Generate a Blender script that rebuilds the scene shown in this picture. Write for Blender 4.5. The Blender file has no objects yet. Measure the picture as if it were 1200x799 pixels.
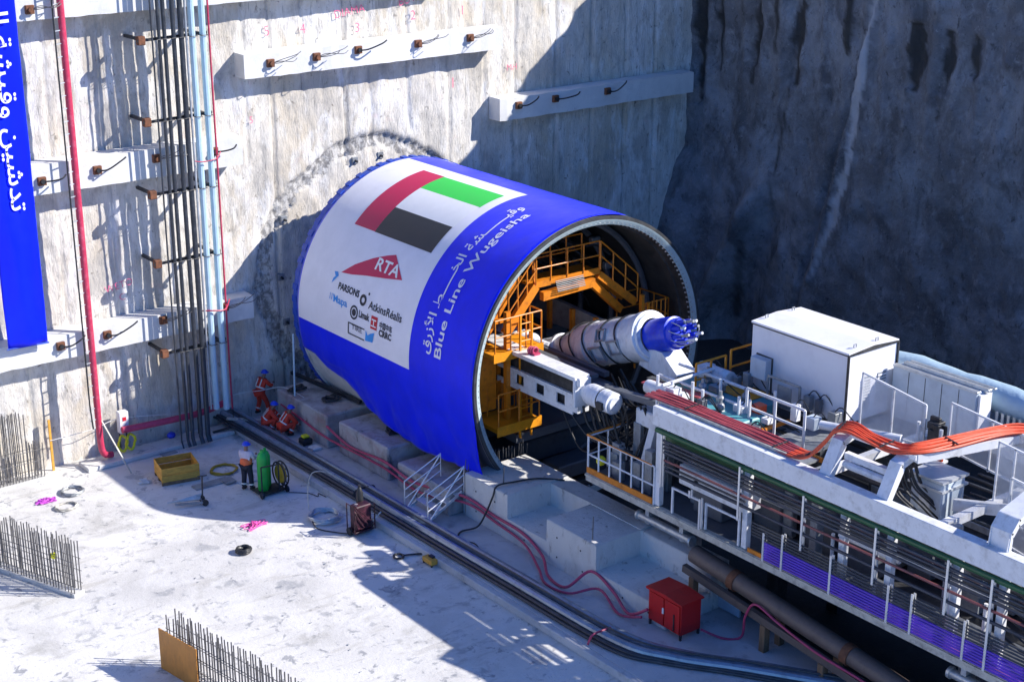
import bpy, bmesh, math, random
import numpy as np
from mathutils import Vector, Matrix
random.seed(7); rng = np.random.default_rng(7)
scene = bpy.context.scene
col = scene.collection
# ------------------------------------------------------------------ camera, sky, sun, exposure
cam_d = bpy.data.cameras.new('camera'); cam = bpy.data.objects.new('camera', cam_d); col.objects.link(cam)
cam.location = (-31.154, -50.6, 22.57)
cam.rotation_euler = (math.radians(90 - 19.1416), 0, math.radians(-37.829))
cam_d.sensor_width = 36; cam_d.lens = 55.857; cam_d.clip_end = 600; cam_d.clip_start = .5
scene.camera = cam
SUN = Vector((1.0, -.87, .90)).normalized()
world = bpy.data.worlds.new('World'); scene.world = world; world.use_nodes = True
wn = world.node_tree; sky = wn.nodes.new('ShaderNodeTexSky'); sky.sky_type = 'NISHITA'; sky.sun_disc = False
sky.sun_elevation = math.asin(SUN.z); sky.sun_rotation = math.atan2(SUN.x, SUN.y)
sky.air_density = 1.0; sky.dust_density = .1; sky.ozone_density = 5.0
tint = wn.nodes.new('ShaderNodeMix'); tint.data_type = 'RGBA'; tint.blend_type = 'MULTIPLY'; tint.inputs[0].default_value = 1; tint.inputs[7].default_value = (.46, .78, 1.28, 1)   # deep blue desert sky
wn.links.new(sky.outputs[0], tint.inputs[6]); wn.links.new(tint.outputs[2], wn.nodes['Background'].inputs[0]); wn.nodes['Background'].inputs[1].default_value = .10
sun_d = bpy.data.lights.new('sun', 'SUN'); sun_d.energy = 5.0; sun_d.angle = math.radians(.5); sun_d.color = (1, .95, .88)
sun = bpy.data.objects.new('sun', sun_d); col.objects.link(sun); sun.rotation_euler = SUN.to_track_quat('Z', 'Y').to_euler()
sun.location = (30, -20, 40)
vs = scene.view_settings; vs.view_transform = 'Standard'; vs.look = 'None'; vs.exposure = .60; vs.gamma = 1
vs.use_curve_mapping = False
scene.cycles.max_bounces = 6; scene.cycles.diffuse_bounces = 4

# ------------------------------------------------------------------ numpy noise
def _h(ix, iy, s):
    n = (ix.astype(np.int64) * 374761393 + iy.astype(np.int64) * 668265263 + s * 974634777) & 0xffffffff
    n = ((n ^ (n >> 13)) * 1274126177) & 0xffffffff
    return ((n ^ (n >> 16)) & 0xffff) / 65535.0
def vn(x, y, s=0):
    x = np.asarray(x, float); y = np.asarray(y, float)
    ix = np.floor(x); iy = np.floor(y); fx = x - ix; fy = y - iy
    fx = fx * fx * (3 - 2 * fx); fy = fy * fy * (3 - 2 * fy)
    a = _h(ix, iy, s); b = _h(ix + 1, iy, s); c = _h(ix, iy + 1, s); d = _h(ix + 1, iy + 1, s)
    return (a * (1 - fx) + b * fx) * (1 - fy) + (c * (1 - fx) + d * fx) * fy - .5
def fbm(x, y, o=5, s=0, g=.5):
    r = 0; a = 1
    for i in range(o):
        r = r + a * vn(x * 2 ** i + 17 * i, y * 2 ** i - 31 * i, s + i); a *= g
    return r

# ------------------------------------------------------------------ materials
def mat(name, c, rough=.6, metal=0., var=.12, scale=3., bump=0., bscale=None, dirt=None, dirt_amt=.5, dirt_scale=1.5, stretch=(1, 1, 1), spec=.5):
    m = bpy.data.materials.new(name); m.use_nodes = True; nt = m.node_tree; N = nt.nodes; L = nt.links
    b = N['Principled BSDF']; b.inputs['Metallic'].default_value = metal; b.inputs['Specular IOR Level'].default_value = spec
    g = N.new('ShaderNodeNewGeometry'); mp = N.new('ShaderNodeMapping'); mp.inputs['Scale'].default_value = stretch
    L.new(g.outputs['Position'], mp.inputs[0])
    n = N.new('ShaderNodeTexNoise'); n.inputs['Scale'].default_value = scale; n.inputs['Detail'].default_value = 8; n.inputs['Roughness'].default_value = .62
    L.new(mp.outputs[0], n.inputs['Vector'])
    r = N.new('ShaderNodeValToRGB'); r.color_ramp.elements[0].position = .3; r.color_ramp.elements[1].position = .7
    r.color_ramp.elements[0].color = (*[max(0, v * (1 - var)) for v in c], 1); r.color_ramp.elements[1].color = (*[min(1, v * (1 + var)) for v in c], 1)
    L.new(n.outputs[0], r.inputs[0]); out = r.outputs[0]
    if dirt:
        n2 = N.new('ShaderNodeTexNoise'); n2.inputs['Scale'].default_value = dirt_scale; n2.inputs['Detail'].default_value = 10; n2.inputs['Roughness'].default_value = .7
        L.new(mp.outputs[0], n2.inputs['Vector'])
        r2 = N.new('ShaderNodeValToRGB'); r2.color_ramp.elements[0].position = .5; r2.color_ramp.elements[1].position = .68
        r2.color_ramp.elements[0].color = (0, 0, 0, 1); r2.color_ramp.elements[1].color = (dirt_amt,) * 3 + (1,)
        L.new(n2.outputs[0], r2.inputs[0])
        mx = N.new('ShaderNodeMix'); mx.data_type = 'RGBA'; L.new(r2.outputs[0], mx.inputs[0]); L.new(out, mx.inputs[6]); mx.inputs[7].default_value = (*dirt, 1)
        out = mx.outputs[2]
    L.new(out, b.inputs['Base Color'])
    mr = N.new('ShaderNodeMapRange'); mr.inputs['To Min'].default_value = max(.05, rough - .12); mr.inputs['To Max'].default_value = min(1, rough + .12)
    L.new(n.outputs[0], mr.inputs[0]); L.new(mr.outputs[0], b.inputs['Roughness'])
    if bump:
        n3 = N.new('ShaderNodeTexNoise'); n3.inputs['Scale'].default_value = bscale or scale * 4; n3.inputs['Detail'].default_value = 6
        L.new(mp.outputs[0], n3.inputs['Vector'])
        bp = N.new('ShaderNodeBump'); bp.inputs['Strength'].default_value = 1; bp.inputs['Distance'].default_value = bump
        L.new(n3.outputs[0], bp.inputs['Height']); L.new(bp.outputs[0], b.inputs['Normal'])
    return m
def layered(name, base, layers, rough=.9, bump=.02, bscale=6, bstretch=(1, 1, 1), attrs=()):
    """base colour + a list of (colour, scale, stretch, lo, hi, amount) noise-masked layers"""
    m = bpy.data.materials.new(name); m.use_nodes = True; nt = m.node_tree; N = nt.nodes; L = nt.links
    b = N['Principled BSDF']; b.inputs['Roughness'].default_value = rough
    g = N.new('ShaderNodeNewGeometry'); rgb = N.new('ShaderNodeRGB'); rgb.outputs[0].default_value = (*base, 1); out = rgb.outputs[0]
    for i, (c, sc, st, lo, hi, am) in enumerate(layers):
        mp = N.new('ShaderNodeMapping'); mp.inputs['Scale'].default_value = st; mp.inputs['Location'].default_value = (i * 7.3, i * 3.1, i * 5.7)
        L.new(g.outputs['Position'], mp.inputs[0])
        n = N.new('ShaderNodeTexNoise'); n.inputs['Scale'].default_value = sc; n.inputs['Detail'].default_value = 9; n.inputs['Roughness'].default_value = .65; n.inputs['Distortion'].default_value = .4
        L.new(mp.outputs[0], n.inputs['Vector'])
        mr = N.new('ShaderNodeMapRange'); mr.inputs['From Min'].default_value = lo; mr.inputs['From Max'].default_value = hi; mr.inputs['To Max'].default_value = am
        L.new(n.outputs[0], mr.inputs[0])
        mx = N.new('ShaderNodeMix'); mx.data_type = 'RGBA'; L.new(mr.outputs[0], mx.inputs[0]); L.new(out, mx.inputs[6]); mx.inputs[7].default_value = (*c, 1)
        out = mx.outputs[2]
    for an, ac in attrs:
        at = N.new('ShaderNodeAttribute'); at.attribute_name = an; mx = N.new('ShaderNodeMix'); mx.data_type = 'RGBA'
        L.new(at.outputs['Fac'], mx.inputs[0]); L.new(out, mx.inputs[6]); mx.inputs[7].default_value = (*ac, 1); out = mx.outputs[2]
    L.new(out, b.inputs['Base Color'])
    mp = N.new('ShaderNodeMapping'); mp.inputs['Scale'].default_value = bstretch; L.new(g.outputs['Position'], mp.inputs[0])
    n3 = N.new('ShaderNodeTexNoise'); n3.inputs['Scale'].default_value = bscale; n3.inputs['Detail'].default_value = 10; n3.inputs['Roughness'].default_value = .7
    L.new(mp.outputs[0], n3.inputs['Vector'])
    bp = N.new('ShaderNodeBump'); bp.inputs['Distance'].default_value = bump; L.new(n3.outputs[0], bp.inputs['Height']); L.new(bp.outputs[0], b.inputs['Normal'])
    return m
M = {}
M['wall'] = layered('diaphragm_wall_concrete', (.67, .635, .575), [
    ((.52, .44, .32), .35, (1, 1, .5), .45, .64, .75), ((.34, .325, .30), 1.3, (1.5, 1.5, .9), .52, .68, .65), ((.38, .36, .33), .55, (1, 1, .8), .52, .62, .6),
    ((.80, .79, .77), .9, (1.6, 1.6, .6), .50, .64, .85), ((.16, .155, .15), 3.2, (3, 3, .3), .59, .68, .6), ((.20, .18, .15), 4, (1, 1, .8), .60, .68, .8),
    ((.70, .36, .38), .9, (1, 1, 1), .62, .8, .35), ((.26, .25, .24), 8., (2.5, 2.5, .12), .59, .68, .6), ((.16, .15, .14), 12, (1, 1, 1), .62, .7, .8)], bump=.045, bscale=6, bstretch=(2.2, 2.2, .7))
M['wallhole'] = layered('chiselled_concrete', (.58, .56, .53), [
    ((.20, .19, .18), 3.5, (1.5, 1.5, 1), .43, .56, .85), ((.12, .12, .12), 7, (2.5, 2.5, .3), .57, .67, .8), ((.66, .64, .60), 1.5, (1, 1, 1), .52, .7, .7)], bump=.05, bscale=7)  # dark layers put the shade of the ring's crevices into the colour
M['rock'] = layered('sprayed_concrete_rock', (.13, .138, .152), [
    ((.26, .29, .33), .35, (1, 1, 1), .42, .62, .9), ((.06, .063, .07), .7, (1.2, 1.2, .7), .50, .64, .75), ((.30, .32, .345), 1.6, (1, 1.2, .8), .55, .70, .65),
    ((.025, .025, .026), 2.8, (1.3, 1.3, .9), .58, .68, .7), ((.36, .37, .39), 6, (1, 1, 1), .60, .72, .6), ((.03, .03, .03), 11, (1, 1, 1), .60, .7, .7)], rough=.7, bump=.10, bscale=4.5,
    attrs=(('seep', (.022, .022, .02)), ('leach_sheen', (.46, .48, .51))))
#mat('wet_seep_stain', (.05, .048, .042), .6, var=.6, scale=3, bump=.08, dirt=(.16, .15, .14), dirt_amt=.9, dirt_scale=3, stretch=(2, 2, .5))
#mat('pale_leached_streak', (.42, .45, .50), .7, var=.3, scale=3, bump=.04, dirt=(.2, .22, .26), dirt_amt=.6)
M['slab'] = layered('site_slab_concrete', (.67, .655, .62), [
    ((.48, .47, .45), .25, (1, 1, 1), .44, .66, .8), ((.24, .25, .27), 1.2, (1, 1, 1), .57, .64, .55), ((.22, .23, .25), 2.6, (1, 1, 1), .585, .64, .75), ((.70, .69, .67), .6, (1, 1, 1), .5, .65, .7),
    ((.34, .33, .30), .5, (1, 1, 1), .56, .66, .5), ((.18, .18, .18), 7, (1, 1, 1), .64, .70, .7), ((.40, .38, .34), 1.6, (.35, 1.6, 1), .56, .66, .45)], rough=.8, bump=.02, bscale=7)
M['ledge'] = layered('ledge_concrete', (.54, .54, .54), [
    ((.25, .25, .26), .5, (1, 1, 1), .45, .7, .6), ((.16, .16, .16), 2., (1, 1, 1), .56, .72, .6), ((.6, .6, .6), .9, (1, 1, 1), .55, .75, .6)], bump=.015, bscale=8)
M['pit'] = layered('shade_dark_ground', (.035, .032, .03), [((.07, .065, .06), 1., (1, 1, 1), .5, .7, .7)], rough=.6, bump=.08)  # trench shade painted in as a near-black ground colour
M['block'] = layered('cast_concrete', (.66, .65, .62), [
    ((.46, .45, .42), .8, (1, 1, .6), .45, .7, .7), ((.17, .16, .14), 2.2, (1.6, 1.6, .8), .59, .7, .75), ((.74, .73, .70), 1.2, (1, 1, .8), .52, .7, .6),
    ((.36, .28, .17), 1.6, (1, 1, .5), .62, .76, .5)], bump=.02, bscale=7)
M['cradle'] = layered('old_cradle_concrete', (.46, .44, .43), [
    ((.20, .18, .16), 1.2, (1, 1, .7), .45, .65, .8), ((.36, .20, .20), .9, (1, 1, 2.5), .5, .66, .5), ((.07, .065, .06), 2.4, (1.3, 1.3, .5), .58, .7, .8), ((.5, .5, .5), 1.7, (1, 1, 1), .58, .75, .6)], bump=.03, bscale=6)
M['beam'] = layered('waling_concrete', (.66, .66, .65), [
    ((.50, .50, .50), .6, (1, 1, 1), .45, .7, .6), ((.28, .27, .25), 2.5, (1, 1, 1), .62, .74, .5), ((.78, .77, .74), 1.2, (1, 1, 1), .5, .7, .6)], bump=.015, bscale=8)
M['steelw'] = mat('white_painted_steel', (.74, .75, .77), .4, var=.08, scale=2, dirt=(.38, .37, .36), dirt_amt=.55, dirt_scale=3.5, bump=.002)
M['steelg'] = mat('grey_steel', (.30, .32, .34), .45, .3, var=.2, dirt=(.1, .09, .08), dirt_scale=4)
M['galv'] = mat('galvanised_steel', (.55, .57, .58), .4, .55, var=.15, dirt=(.25, .25, .25), dirt_scale=4)
M['alu'] = mat('aluminium', (.72, .74, .75), .35, .5, var=.1)
M['cream'] = mat('weathered_cream_channel', (.50, .48, .42), .6, var=.2, dirt=(.17, .15, .13), dirt_scale=4, dirt_amt=.7)
M['dark'] = mat('dark_machine_steel', (.035, .036, .04), .5, .2, var=.4, scale=5, dirt=(.09, .085, .08), dirt_scale=5)
M['darkg'] = mat('dark_grey_paint', (.11, .12, .14), .5, var=.3, dirt=(.05, .05, .05), dirt_scale=3)
M['black'] = mat('black_rubber', (.022, .023, .026), .45, var=.3, scale=8)
M['blackp'] = mat('black_poly_pipe', (.035, .04, .05), .35, var=.3, scale=3, dirt=(.12, .12, .12), dirt_scale=4, dirt_amt=.4)
M['bluep'] = mat('pale_blue_pipe', (.42, .58, .66), .4, var=.08, dirt=(.6, .65, .68), dirt_scale=5, dirt_amt=.5)
M['greyblue'] = mat('grey_blue_pipe', (.28, .34, .42), .22, .45, var=.15, dirt=(.12, .13, .15), dirt_scale=4, dirt_amt=.5)
M['redpipe'] = mat('crimson_pipe', (.50, .035, .09), .45, var=.12, dirt=(.55, .2, .25), dirt_scale=6, dirt_amt=.4)
M['redhose'] = mat('red_lay_flat_hose', (.48, .05, .12), .5, var=.2, scale=8)
M['pinkrope'] = mat('magenta_rope', (.75, .10, .40), .7, var=.3, scale=9)
M['purprope'] = mat('violet_rope', (.55, .08, .55), .7, var=.3, scale=9)
M['blue'] = mat('royal_blue_fabric', (.003, .016, .80), .38, var=.10, scale=1.2, bump=.014, bscale=2.2, spec=.18)
M['bluedark'] = mat('cutter_rim_blue', (.01, .06, .42), .5, var=.25, scale=5, dirt=(.1, .15, .35), dirt_scale=6)
M['bluecap'] = mat('bright_blue_motor_paint', (.008, .04, .62), .35, var=.2, scale=5, dirt=(.1, .16, .5), dirt_scale=6)
M['white'] = mat('white_fabric', (.80, .79, .84), .6, var=.04, scale=1.2, dirt=(.66, .66, .72), dirt_amt=.4, dirt_scale=.8, bump=.010, bscale=2.2, spec=.3)
M['wrap'] = mat('white_plastic_wrap', (.74, .76, .80), .5, var=.08, scale=2, dirt=(.30, .34, .40), dirt_scale=1.6, dirt_amt=.6, bump=.05, bscale=3, stretch=(1, 2.2, 1))
M['rim'] = mat('pale_shield_rim', (.40, .50, .52), .45, var=.12, scale=4, dirt=(.3, .38, .42), dirt_scale=5)
M['shell'] = mat('shield_shell_pale', (.60, .60, .58), .5, var=.1, dirt=(.3, .28, .26), dirt_scale=2)
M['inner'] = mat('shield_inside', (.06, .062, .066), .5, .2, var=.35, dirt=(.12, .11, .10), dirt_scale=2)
M['orange'] = mat('machine_orange', (.70, .22, .012), .45, var=.15, scale=3, dirt=(.25, .09, .02), dirt_scale=4, dirt_amt=.6)
M['amber'] = mat('machine_yellow_orange', (.80, .30, .012), .45, var=.12, dirt=(.35, .15, .02), dirt_scale=4, dirt_amt=.5)
M['orhose'] = mat('orange_red_hose', (.72, .09, .03), .5, var=.18, scale=6, dirt=(.55, .18, .1), dirt_scale=7, dirt_amt=.5)
M['rosehose'] = mat('rose_hose', (.42, .07, .08), .5, var=.18, scale=6, dirt=(.35, .1, .1), dirt_scale=7)
M['fred'] = mat('flag_red', (.56, .008, .085), .55, var=.04); M['fgreen'] = mat('flag_green', (.03, .62, .08), .55, var=.04)
M['fblack'] = mat('flag_black', (.025, .03, .04), .55, var=.1); M['fwhite'] = mat('flag_white', (.83, .83, .83), .55, var=.03)
M['ink'] = mat('dark_ink', (.02, .022, .035), .6, var=.1); M['inkblue'] = mat('light_blue_ink', (.03, .28, .72), .6, var=.1); M['inkred'] = mat('red_ink', (.55, .01, .03), .6, var=.05)
M['spray'] = mat('pink_spray_paint', (.80, .12, .26), .8, var=.3, scale=10)
M['container'] = mat('container_white', (.80, .80, .83), .4, var=.03, scale=1, dirt=(.66, .66, .70), dirt_scale=1.2, dirt_amt=.5)
M['green'] = mat('green_pipe', (.02, .10, .035), .4, var=.2); M['greenb'] = mat('bright_green_paint', (.02, .42, .06), .45, var=.15)
M['purple'] = mat('violet_conduit', (.10, .035, .50), .35, var=.15)
M['browncond'] = mat('brown_red_conduit', (.22, .07, .07), .4, var=.2)
M['slate'] = mat('slate_conduit', (.045, .05, .065), .45, var=.3)
M['teal'] = mat('teal_tank_paint', (.10, .34, .38), .4, var=.12, dirt=(.05, .15, .17), dirt_scale=3)
M['palepanel'] = mat('pale_steel_cabinet', (.50, .57, .64), .4, var=.06, dirt=(.36, .4, .45), dirt_scale=2)
M['duct'] = mat('pale_blue_duct_fabric', (.40, .54, .64), .5, var=.08, scale=2, bump=.03, bscale=4)
M['rust'] = mat('rusty_steel', (.17, .065, .03), .8, var=.4, scale=6, dirt=(.06, .03, .02), dirt_scale=8, bump=.01)
M['rebar'] = mat('rebar_steel', (.15, .145, .145), .6, .4, var=.3, scale=8)
M['brown'] = mat('brown_steel_tube', (.16, .12, .10), .55, .2, var=.25, dirt=(.06, .04, .03), dirt_scale=3, bump=.006)
M['wood'] = mat('old_timber', (.22, .13, .07), .8, var=.3, scale=3, stretch=(3, 3, .5), bump=.01)
M['ply'] = mat('film_faced_plywood', (.52, .22, .04), .5, var=.22, scale=2.2, stretch=(1, 1, .4), dirt=(.22, .08, .02), dirt_scale=2.5)
M['crate'] = mat('crate_yellow_timber', (.66, .34, .05), .65, var=.2, scale=4, stretch=(1, 1, 3), dirt=(.3, .17, .03), dirt_scale=5)
M['redbox'] = mat('red_cabinet_paint', (.55, .012, .012), .4, var=.1, dirt=(.3, .02, .02), dirt_scale=3)
M['yellow'] = mat('yellow_hose', (.72, .68, .02), .5, var=.15)
M['mustard'] = mat('mustard_cable', (.50, .32, .03), .6, var=.25, scale=7)
M['skin'] = mat('skin', (.28, .15, .09), .6, var=.06); M['boot'] = mat('boot_leather', (.02, .018, .016), .6)
M['cover'] = mat('red_coverall', (.66, .045, .02), .75, var=.14, scale=7, bump=.012, bscale=11)
M['hivis'] = mat('hi_vis_orange', (.85, .16, .05), .7, var=.1, scale=7); M['paleshirt'] = mat('pale_shirt', (.55, .50, .58), .8, var=.12, scale=6)
M['trouser'] = mat('navy_trousers', (.02, .022, .035), .8, var=.2); M['helmet'] = mat('blue_helmet_plastic', (.01, .06, .60), .3, var=.05)
M['reflect'] = mat('reflective_tape', (.80, .78, .72), .4, var=.05)
M['rope'] = mat('white_rope', (.7, .7, .68), .8, var=.1); M['plastic'] = mat('crumpled_white_plastic', (.72, .74, .74), .5, var=.1, bump=.05, bscale=9)
M['cart'] = mat('dark_red_cart', (.03, .007, .015), .5, var=.4, dirt=(.2, .05, .08), dirt_scale=6)
def mesh_mat():
    m = bpy.data.materials.new('fine_wire_mesh'); m.use_nodes = True; N = m.node_tree.nodes; L = m.node_tree.links
    b = N['Principled BSDF']; b.inputs['Base Color'].default_value = (.72, .74, .78, 1); b.inputs['Roughness'].default_value = .5
    t = N.new('ShaderNodeBsdfTransparent'); x = N.new('ShaderNodeMixShader')
    g = N.new('ShaderNodeNewGeometry'); n = N.new('ShaderNodeTexNoise'); n.inputs['Scale'].default_value = 3
    r = N.new('ShaderNodeMapRange'); r.inputs['To Min'].default_value = .35; r.inputs['To Max'].default_value = .6
    L.new(g.outputs['Position'], n.inputs['Vector']); L.new(n.outputs[0], r.inputs[0]); L.new(r.outputs[0], x.inputs[0])
    L.new(t.outputs[0], x.inputs[1]); L.new(b.outputs[0], x.inputs[2]); L.new(x.outputs[0], N['Material Output'].inputs[0]); return m
M['mesh'] = mesh_mat()
for k_, w_ in (('blue', .18), ('white', .25)):      # vinyl weave: a soft sheen at grazing angles
    b_ = M[k_].node_tree.nodes['Principled BSDF']; b_.inputs['Sheen Weight'].default_value = w_; b_.inputs['Sheen Roughness'].default_value = .35

# ------------------------------------------------------------------ building helpers
def origin(o):
    v = Vector((0, 0, 0))
    while o: v += o.location; o = o.parent
    return v
class MB:
    def __init__(s): s.v = []; s.f = []; s.sm = []
    def add(s, vs_, fs, smooth=False):
        b = len(s.v); s.v += [tuple(p) for p in vs_]; s.f += [tuple(b + i for i in f) for f in fs]; s.sm += [smooth] * len(fs); return s
    def box(s, x0, x1, y0, y1, z0, z1, bev=0):
        x0, x1 = sorted((x0, x1)); y0, y1 = sorted((y0, y1)); z0, z1 = sorted((z0, z1))
        if bev and min(x1 - x0, y1 - y0, z1 - z0) > 2.2 * bev:
            bm = bmesh.new(); bmesh.ops.create_cube(bm, size=1, matrix=Matrix.Translation(((x0 + x1) / 2, (y0 + y1) / 2, (z0 + z1) / 2)) @ Matrix.Diagonal((x1 - x0, y1 - y0, z1 - z0, 1)))
            bmesh.ops.bevel(bm, geom=bm.edges[:], offset=bev, segments=1, affect='EDGES')
            return s.bm(bm)
        v = [(x, y, z) for x in (x0, x1) for y in (y0, y1) for z in (z0, z1)]
        return s.add(v, [(0, 1, 3, 2), (4, 6, 7, 5), (0, 4, 5, 1), (2, 3, 7, 6), (0, 2, 6, 4), (1, 5, 7, 3)])
    def bm(s, bm, smooth=False):
        bm.verts.index_update()
        bm.verts.ensure_lookup_table(); s.add([v.co[:] for v in bm.verts], [[v.index for v in f.verts] for f in bm.faces], smooth); bm.free(); return s
    def tube(s, pts, r, n=8, caps=True, closed=False):
        P = [Vector(p) for p in pts]; m = len(P); R = r if isinstance(r, (list, tuple)) else [r] * m
        up = None; rings = []
        for i, p in enumerate(P):
            if closed: d = P[(i + 1) % m] - P[i - 1]
            else: d = P[min(i + 1, m - 1)] - P[max(i - 1, 0)]
            d.normalize()
            if up is None: up = d.orthogonal().normalized() if abs(d.z) > .9 else Vector((0, 0, 1))
            a = d.cross(up)
            if a.length < 1e-4: a = d.orthogonal()
            a.normalize(); up = a.cross(d).normalized()
            rings.append([p + (a * math.cos(t) + up * math.sin(t)) * R[i] for t in [2 * math.pi * k / n for k in range(n)]])
        v = [q for rg in rings for q in rg]; f = []
        for i in range(m if closed else m - 1):
            j = (i + 1) % m
            for k in range(n): f.append((i * n + k, i * n + (k + 1) % n, j * n + (k + 1) % n, j * n + k))
        s.add(v, f, True)
        if caps and not closed: s.add(rings[0], [tuple(range(n))[::-1]]); s.add(rings[-1], [tuple(range(n))])
        return s
    def bar(s, a, b, w, h=None, up=(0, 0, 1)):
        a = Vector(a); b = Vector(b); h = h or w; d = (b - a).normalized(); u = Vector(up)
        if abs(d.dot(u)) > .98: u = Vector((0, 1, 0))
        x = d.cross(u).normalized(); y = x.cross(d)
        v = [p + x * sx * w / 2 + y * sy * h / 2 for p in (a, b) for sx, sy in ((-1, -1), (1, -1), (1, 1), (-1, 1))]
        return s.add(v, [(0, 3, 2, 1), (4, 5, 6, 7), (0, 1, 5, 4), (1, 2, 6, 5), (2, 3, 7, 6), (3, 0, 4, 7)])
    def prism(s, poly, axis, a, b):
        """poly: 2D outline; axis 0: (y,z) swept in x; 1: (x,z) in y; 2: (x,y) in z"""
        n = len(poly); mk = {0: lambda p, t: (t, p[0], p[1]), 1: lambda p, t: (p[0], t, p[1]), 2: lambda p, t: (p[0], p[1], t)}[axis]
        v = [mk(p, a) for p in poly] + [mk(p, b) for p in poly]
        return s.add(v, [tuple(range(n))[::-1], tuple(range(n, 2 * n))] + [(i, (i + 1) % n, n + (i + 1) % n, n + i) for i in range(n)])
    def sphere(s, c, r, seg=12, rings=8, sc=(1, 1, 1), zmin=-1):
        bm = bmesh.new(); bmesh.ops.create_uvsphere(bm, u_segments=seg, v_segments=rings, radius=1)
        if zmin > -1:
            for v in bm.verts:
                if v.co.z < zmin: v.co.z = zmin
        for v in bm.verts: v.co = Vector((v.co.x * r * sc[0] + c[0], v.co.y * r * sc[1] + c[1], v.co.z * r * sc[2] + c[2]))
        return s.bm(bm, True)
    def lathe(s, prof, c, d=(0, 1, 0), n=48):
        """prof: list of (t along d, radius)"""
        d = Vector(d).normalized(); a = d.orthogonal().normalized(); b = d.cross(a); c = Vector(c); v = []; f = []
        for t, r in prof:
            for k in range(n): th = 2 * math.pi * k / n; v.append(c + d * t + (a * math.cos(th) + b * math.sin(th)) * r)
        for i in range(len(prof) - 1):
            for k in range(n): f.append((i * n + k, i * n + (k + 1) % n, (i + 1) * n + (k + 1) % n, (i + 1) * n + k))
        return s.add(v, f, True)
    def build(s, name, m, parent=None, base=None, autos=35):
        """one mesh object; a top-level one gets its origin at its base"""
        V = np.array(s.v, float)
        if parent is None:
            o0 = Vector(base) if base else Vector(((V[:, 0].min() + V[:, 0].max()) / 2, (V[:, 1].min() + V[:, 1].max()) / 2, V[:, 2].min()))
        else: o0 = origin(parent)
        me = bpy.data.meshes.new(name); me.from_pydata([tuple(p) for p in (V - np.array(o0))], [], s.f); me.update()
        if any(s.sm): me.polygons.foreach_set('use_smooth', s.sm)
        bm = bmesh.new(); bm.from_mesh(me); bmesh.ops.recalc_face_normals(bm, faces=bm.faces)
        if any(s.sm):
            for e in bm.edges:
                if len(e.link_faces) == 2 and e.calc_face_angle(0) > math.radians(autos): e.smooth = False
        bm.to_mesh(me); bm.free()
        ob = bpy.data.objects.new(name, me); ob.data.materials.append(M[m] if isinstance(m, str) else m); col.objects.link(ob)
        if parent is None: ob.location = o0
        else: ob.parent = parent
        return ob
def tag(o, label=None, cat=None, group=None, kind=None):
    for k, v in (('label', label), ('category', cat), ('group', group), ('kind', kind)):
        if v: o[k] = v
    return o
def thing(name, loc, label, cat, group=None):
    o = bpy.data.objects.new(name, None); o.location = loc; o.empty_display_size = .2; col.objects.link(o); return tag(o, label, cat, group)
def grid(name, P, m, parent=None, thick=None, smooth=True):
    n, k = P.shape[:2]; b = MB(); v = P.reshape(-1, 3).tolist()
    f = [(i * k + j, i * k + j + 1, (i + 1) * k + j + 1, (i + 1) * k + j) for i in range(n - 1) for j in range(k - 1)]
    me = bpy.data.meshes.new(name); o0 = np.array(origin(parent)) if parent else np.zeros(3)
    me.from_pydata((P.reshape(-1, 3) - o0).tolist(), [], f); me.polygons.foreach_set('use_smooth', [smooth] * len(f)); me.update()
    ob = bpy.data.objects.new(name, me); ob.data.materials.append(M[m]); col.objects.link(ob); ob.parent = parent; return ob
def spline(pts, n=8):
    P = [Vector(p) for p in pts]; out = []
    for i in range(len(P) - 1):
        p0 = P[max(i - 1, 0)]; p1 = P[i]; p2 = P[i + 1]; p3 = P[min(i + 2, len(P) - 1)]
        for k in range(n):
            t = k / n; out.append(.5 * ((2 * p1) + (p2 - p0) * t + (2 * p0 - 5 * p1 + 4 * p2 - p3) * t * t + (3 * p1 - p0 - 3 * p2 + p3) * t ** 3))
    return out + [P[-1]]
def text_geo(body, height, spacing=1.0, bold=0.):
    """text as flat geometry: verts (u right, v up) scaled so that cap height is `height`, faces, width"""
    c = bpy.data.curves.new('lettering', 'FONT'); c.body = body; c.resolution_u = 3; c.space_character = spacing; c.offset = bold; c.size = height / .70
    o = bpy.data.objects.new('lettering', c); col.objects.link(o); bpy.context.view_layer.update()
    me = bpy.data.meshes.new_from_object(o.evaluated_get(bpy.context.evaluated_depsgraph_get()))
    v = [tuple(p.co) for p in me.vertices]; f = [tuple(p.vertices) for p in me.polygons]; bpy.data.meshes.remove(me)
    col.objects.unlink(o); bpy.data.objects.remove(o); bpy.data.curves.remove(c)
    w = max(p[0] for p in v) - min(p[0] for p in v); x0 = min(p[0] for p in v)
    return [(p[0] - x0, p[1]) for p in v], f, w
AR_TADSHIN = '\uFEE6\uFEF4\uFEB7\uFEAA\uFE97'
AR_WUQAISHA = lambda k='': '\uFE94' + '\uFEB8' + k + '\uFEF4\uFED7\uFEED'
AR_KHAT = lambda k='': '\uFEC2' + k + '\uFEA8\uFEDF\uFE8D'
AR_AZRAQ = '\uFED5\uFEAD\uFEAF\uFEF7\uFE8D'
KS = '\u0640'

# ================================================================== SETTING
def sheet(name, x0, x1, y0, y1, z, m):
    o = MB().add([(x0, y0, z), (x1, y0, z), (x1, y1, z), (x0, y1, z)], [(0, 1, 2, 3)]).build(name, m, base=(x0, y0, z)); return tag(o, kind='structure')
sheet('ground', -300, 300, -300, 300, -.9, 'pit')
sheet('site_floor', -120, -34, -120, 0, -.05, 'ledge')
sheet('site_floor', -34, -1, -120, -40, -.05, 'ledge')
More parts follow.
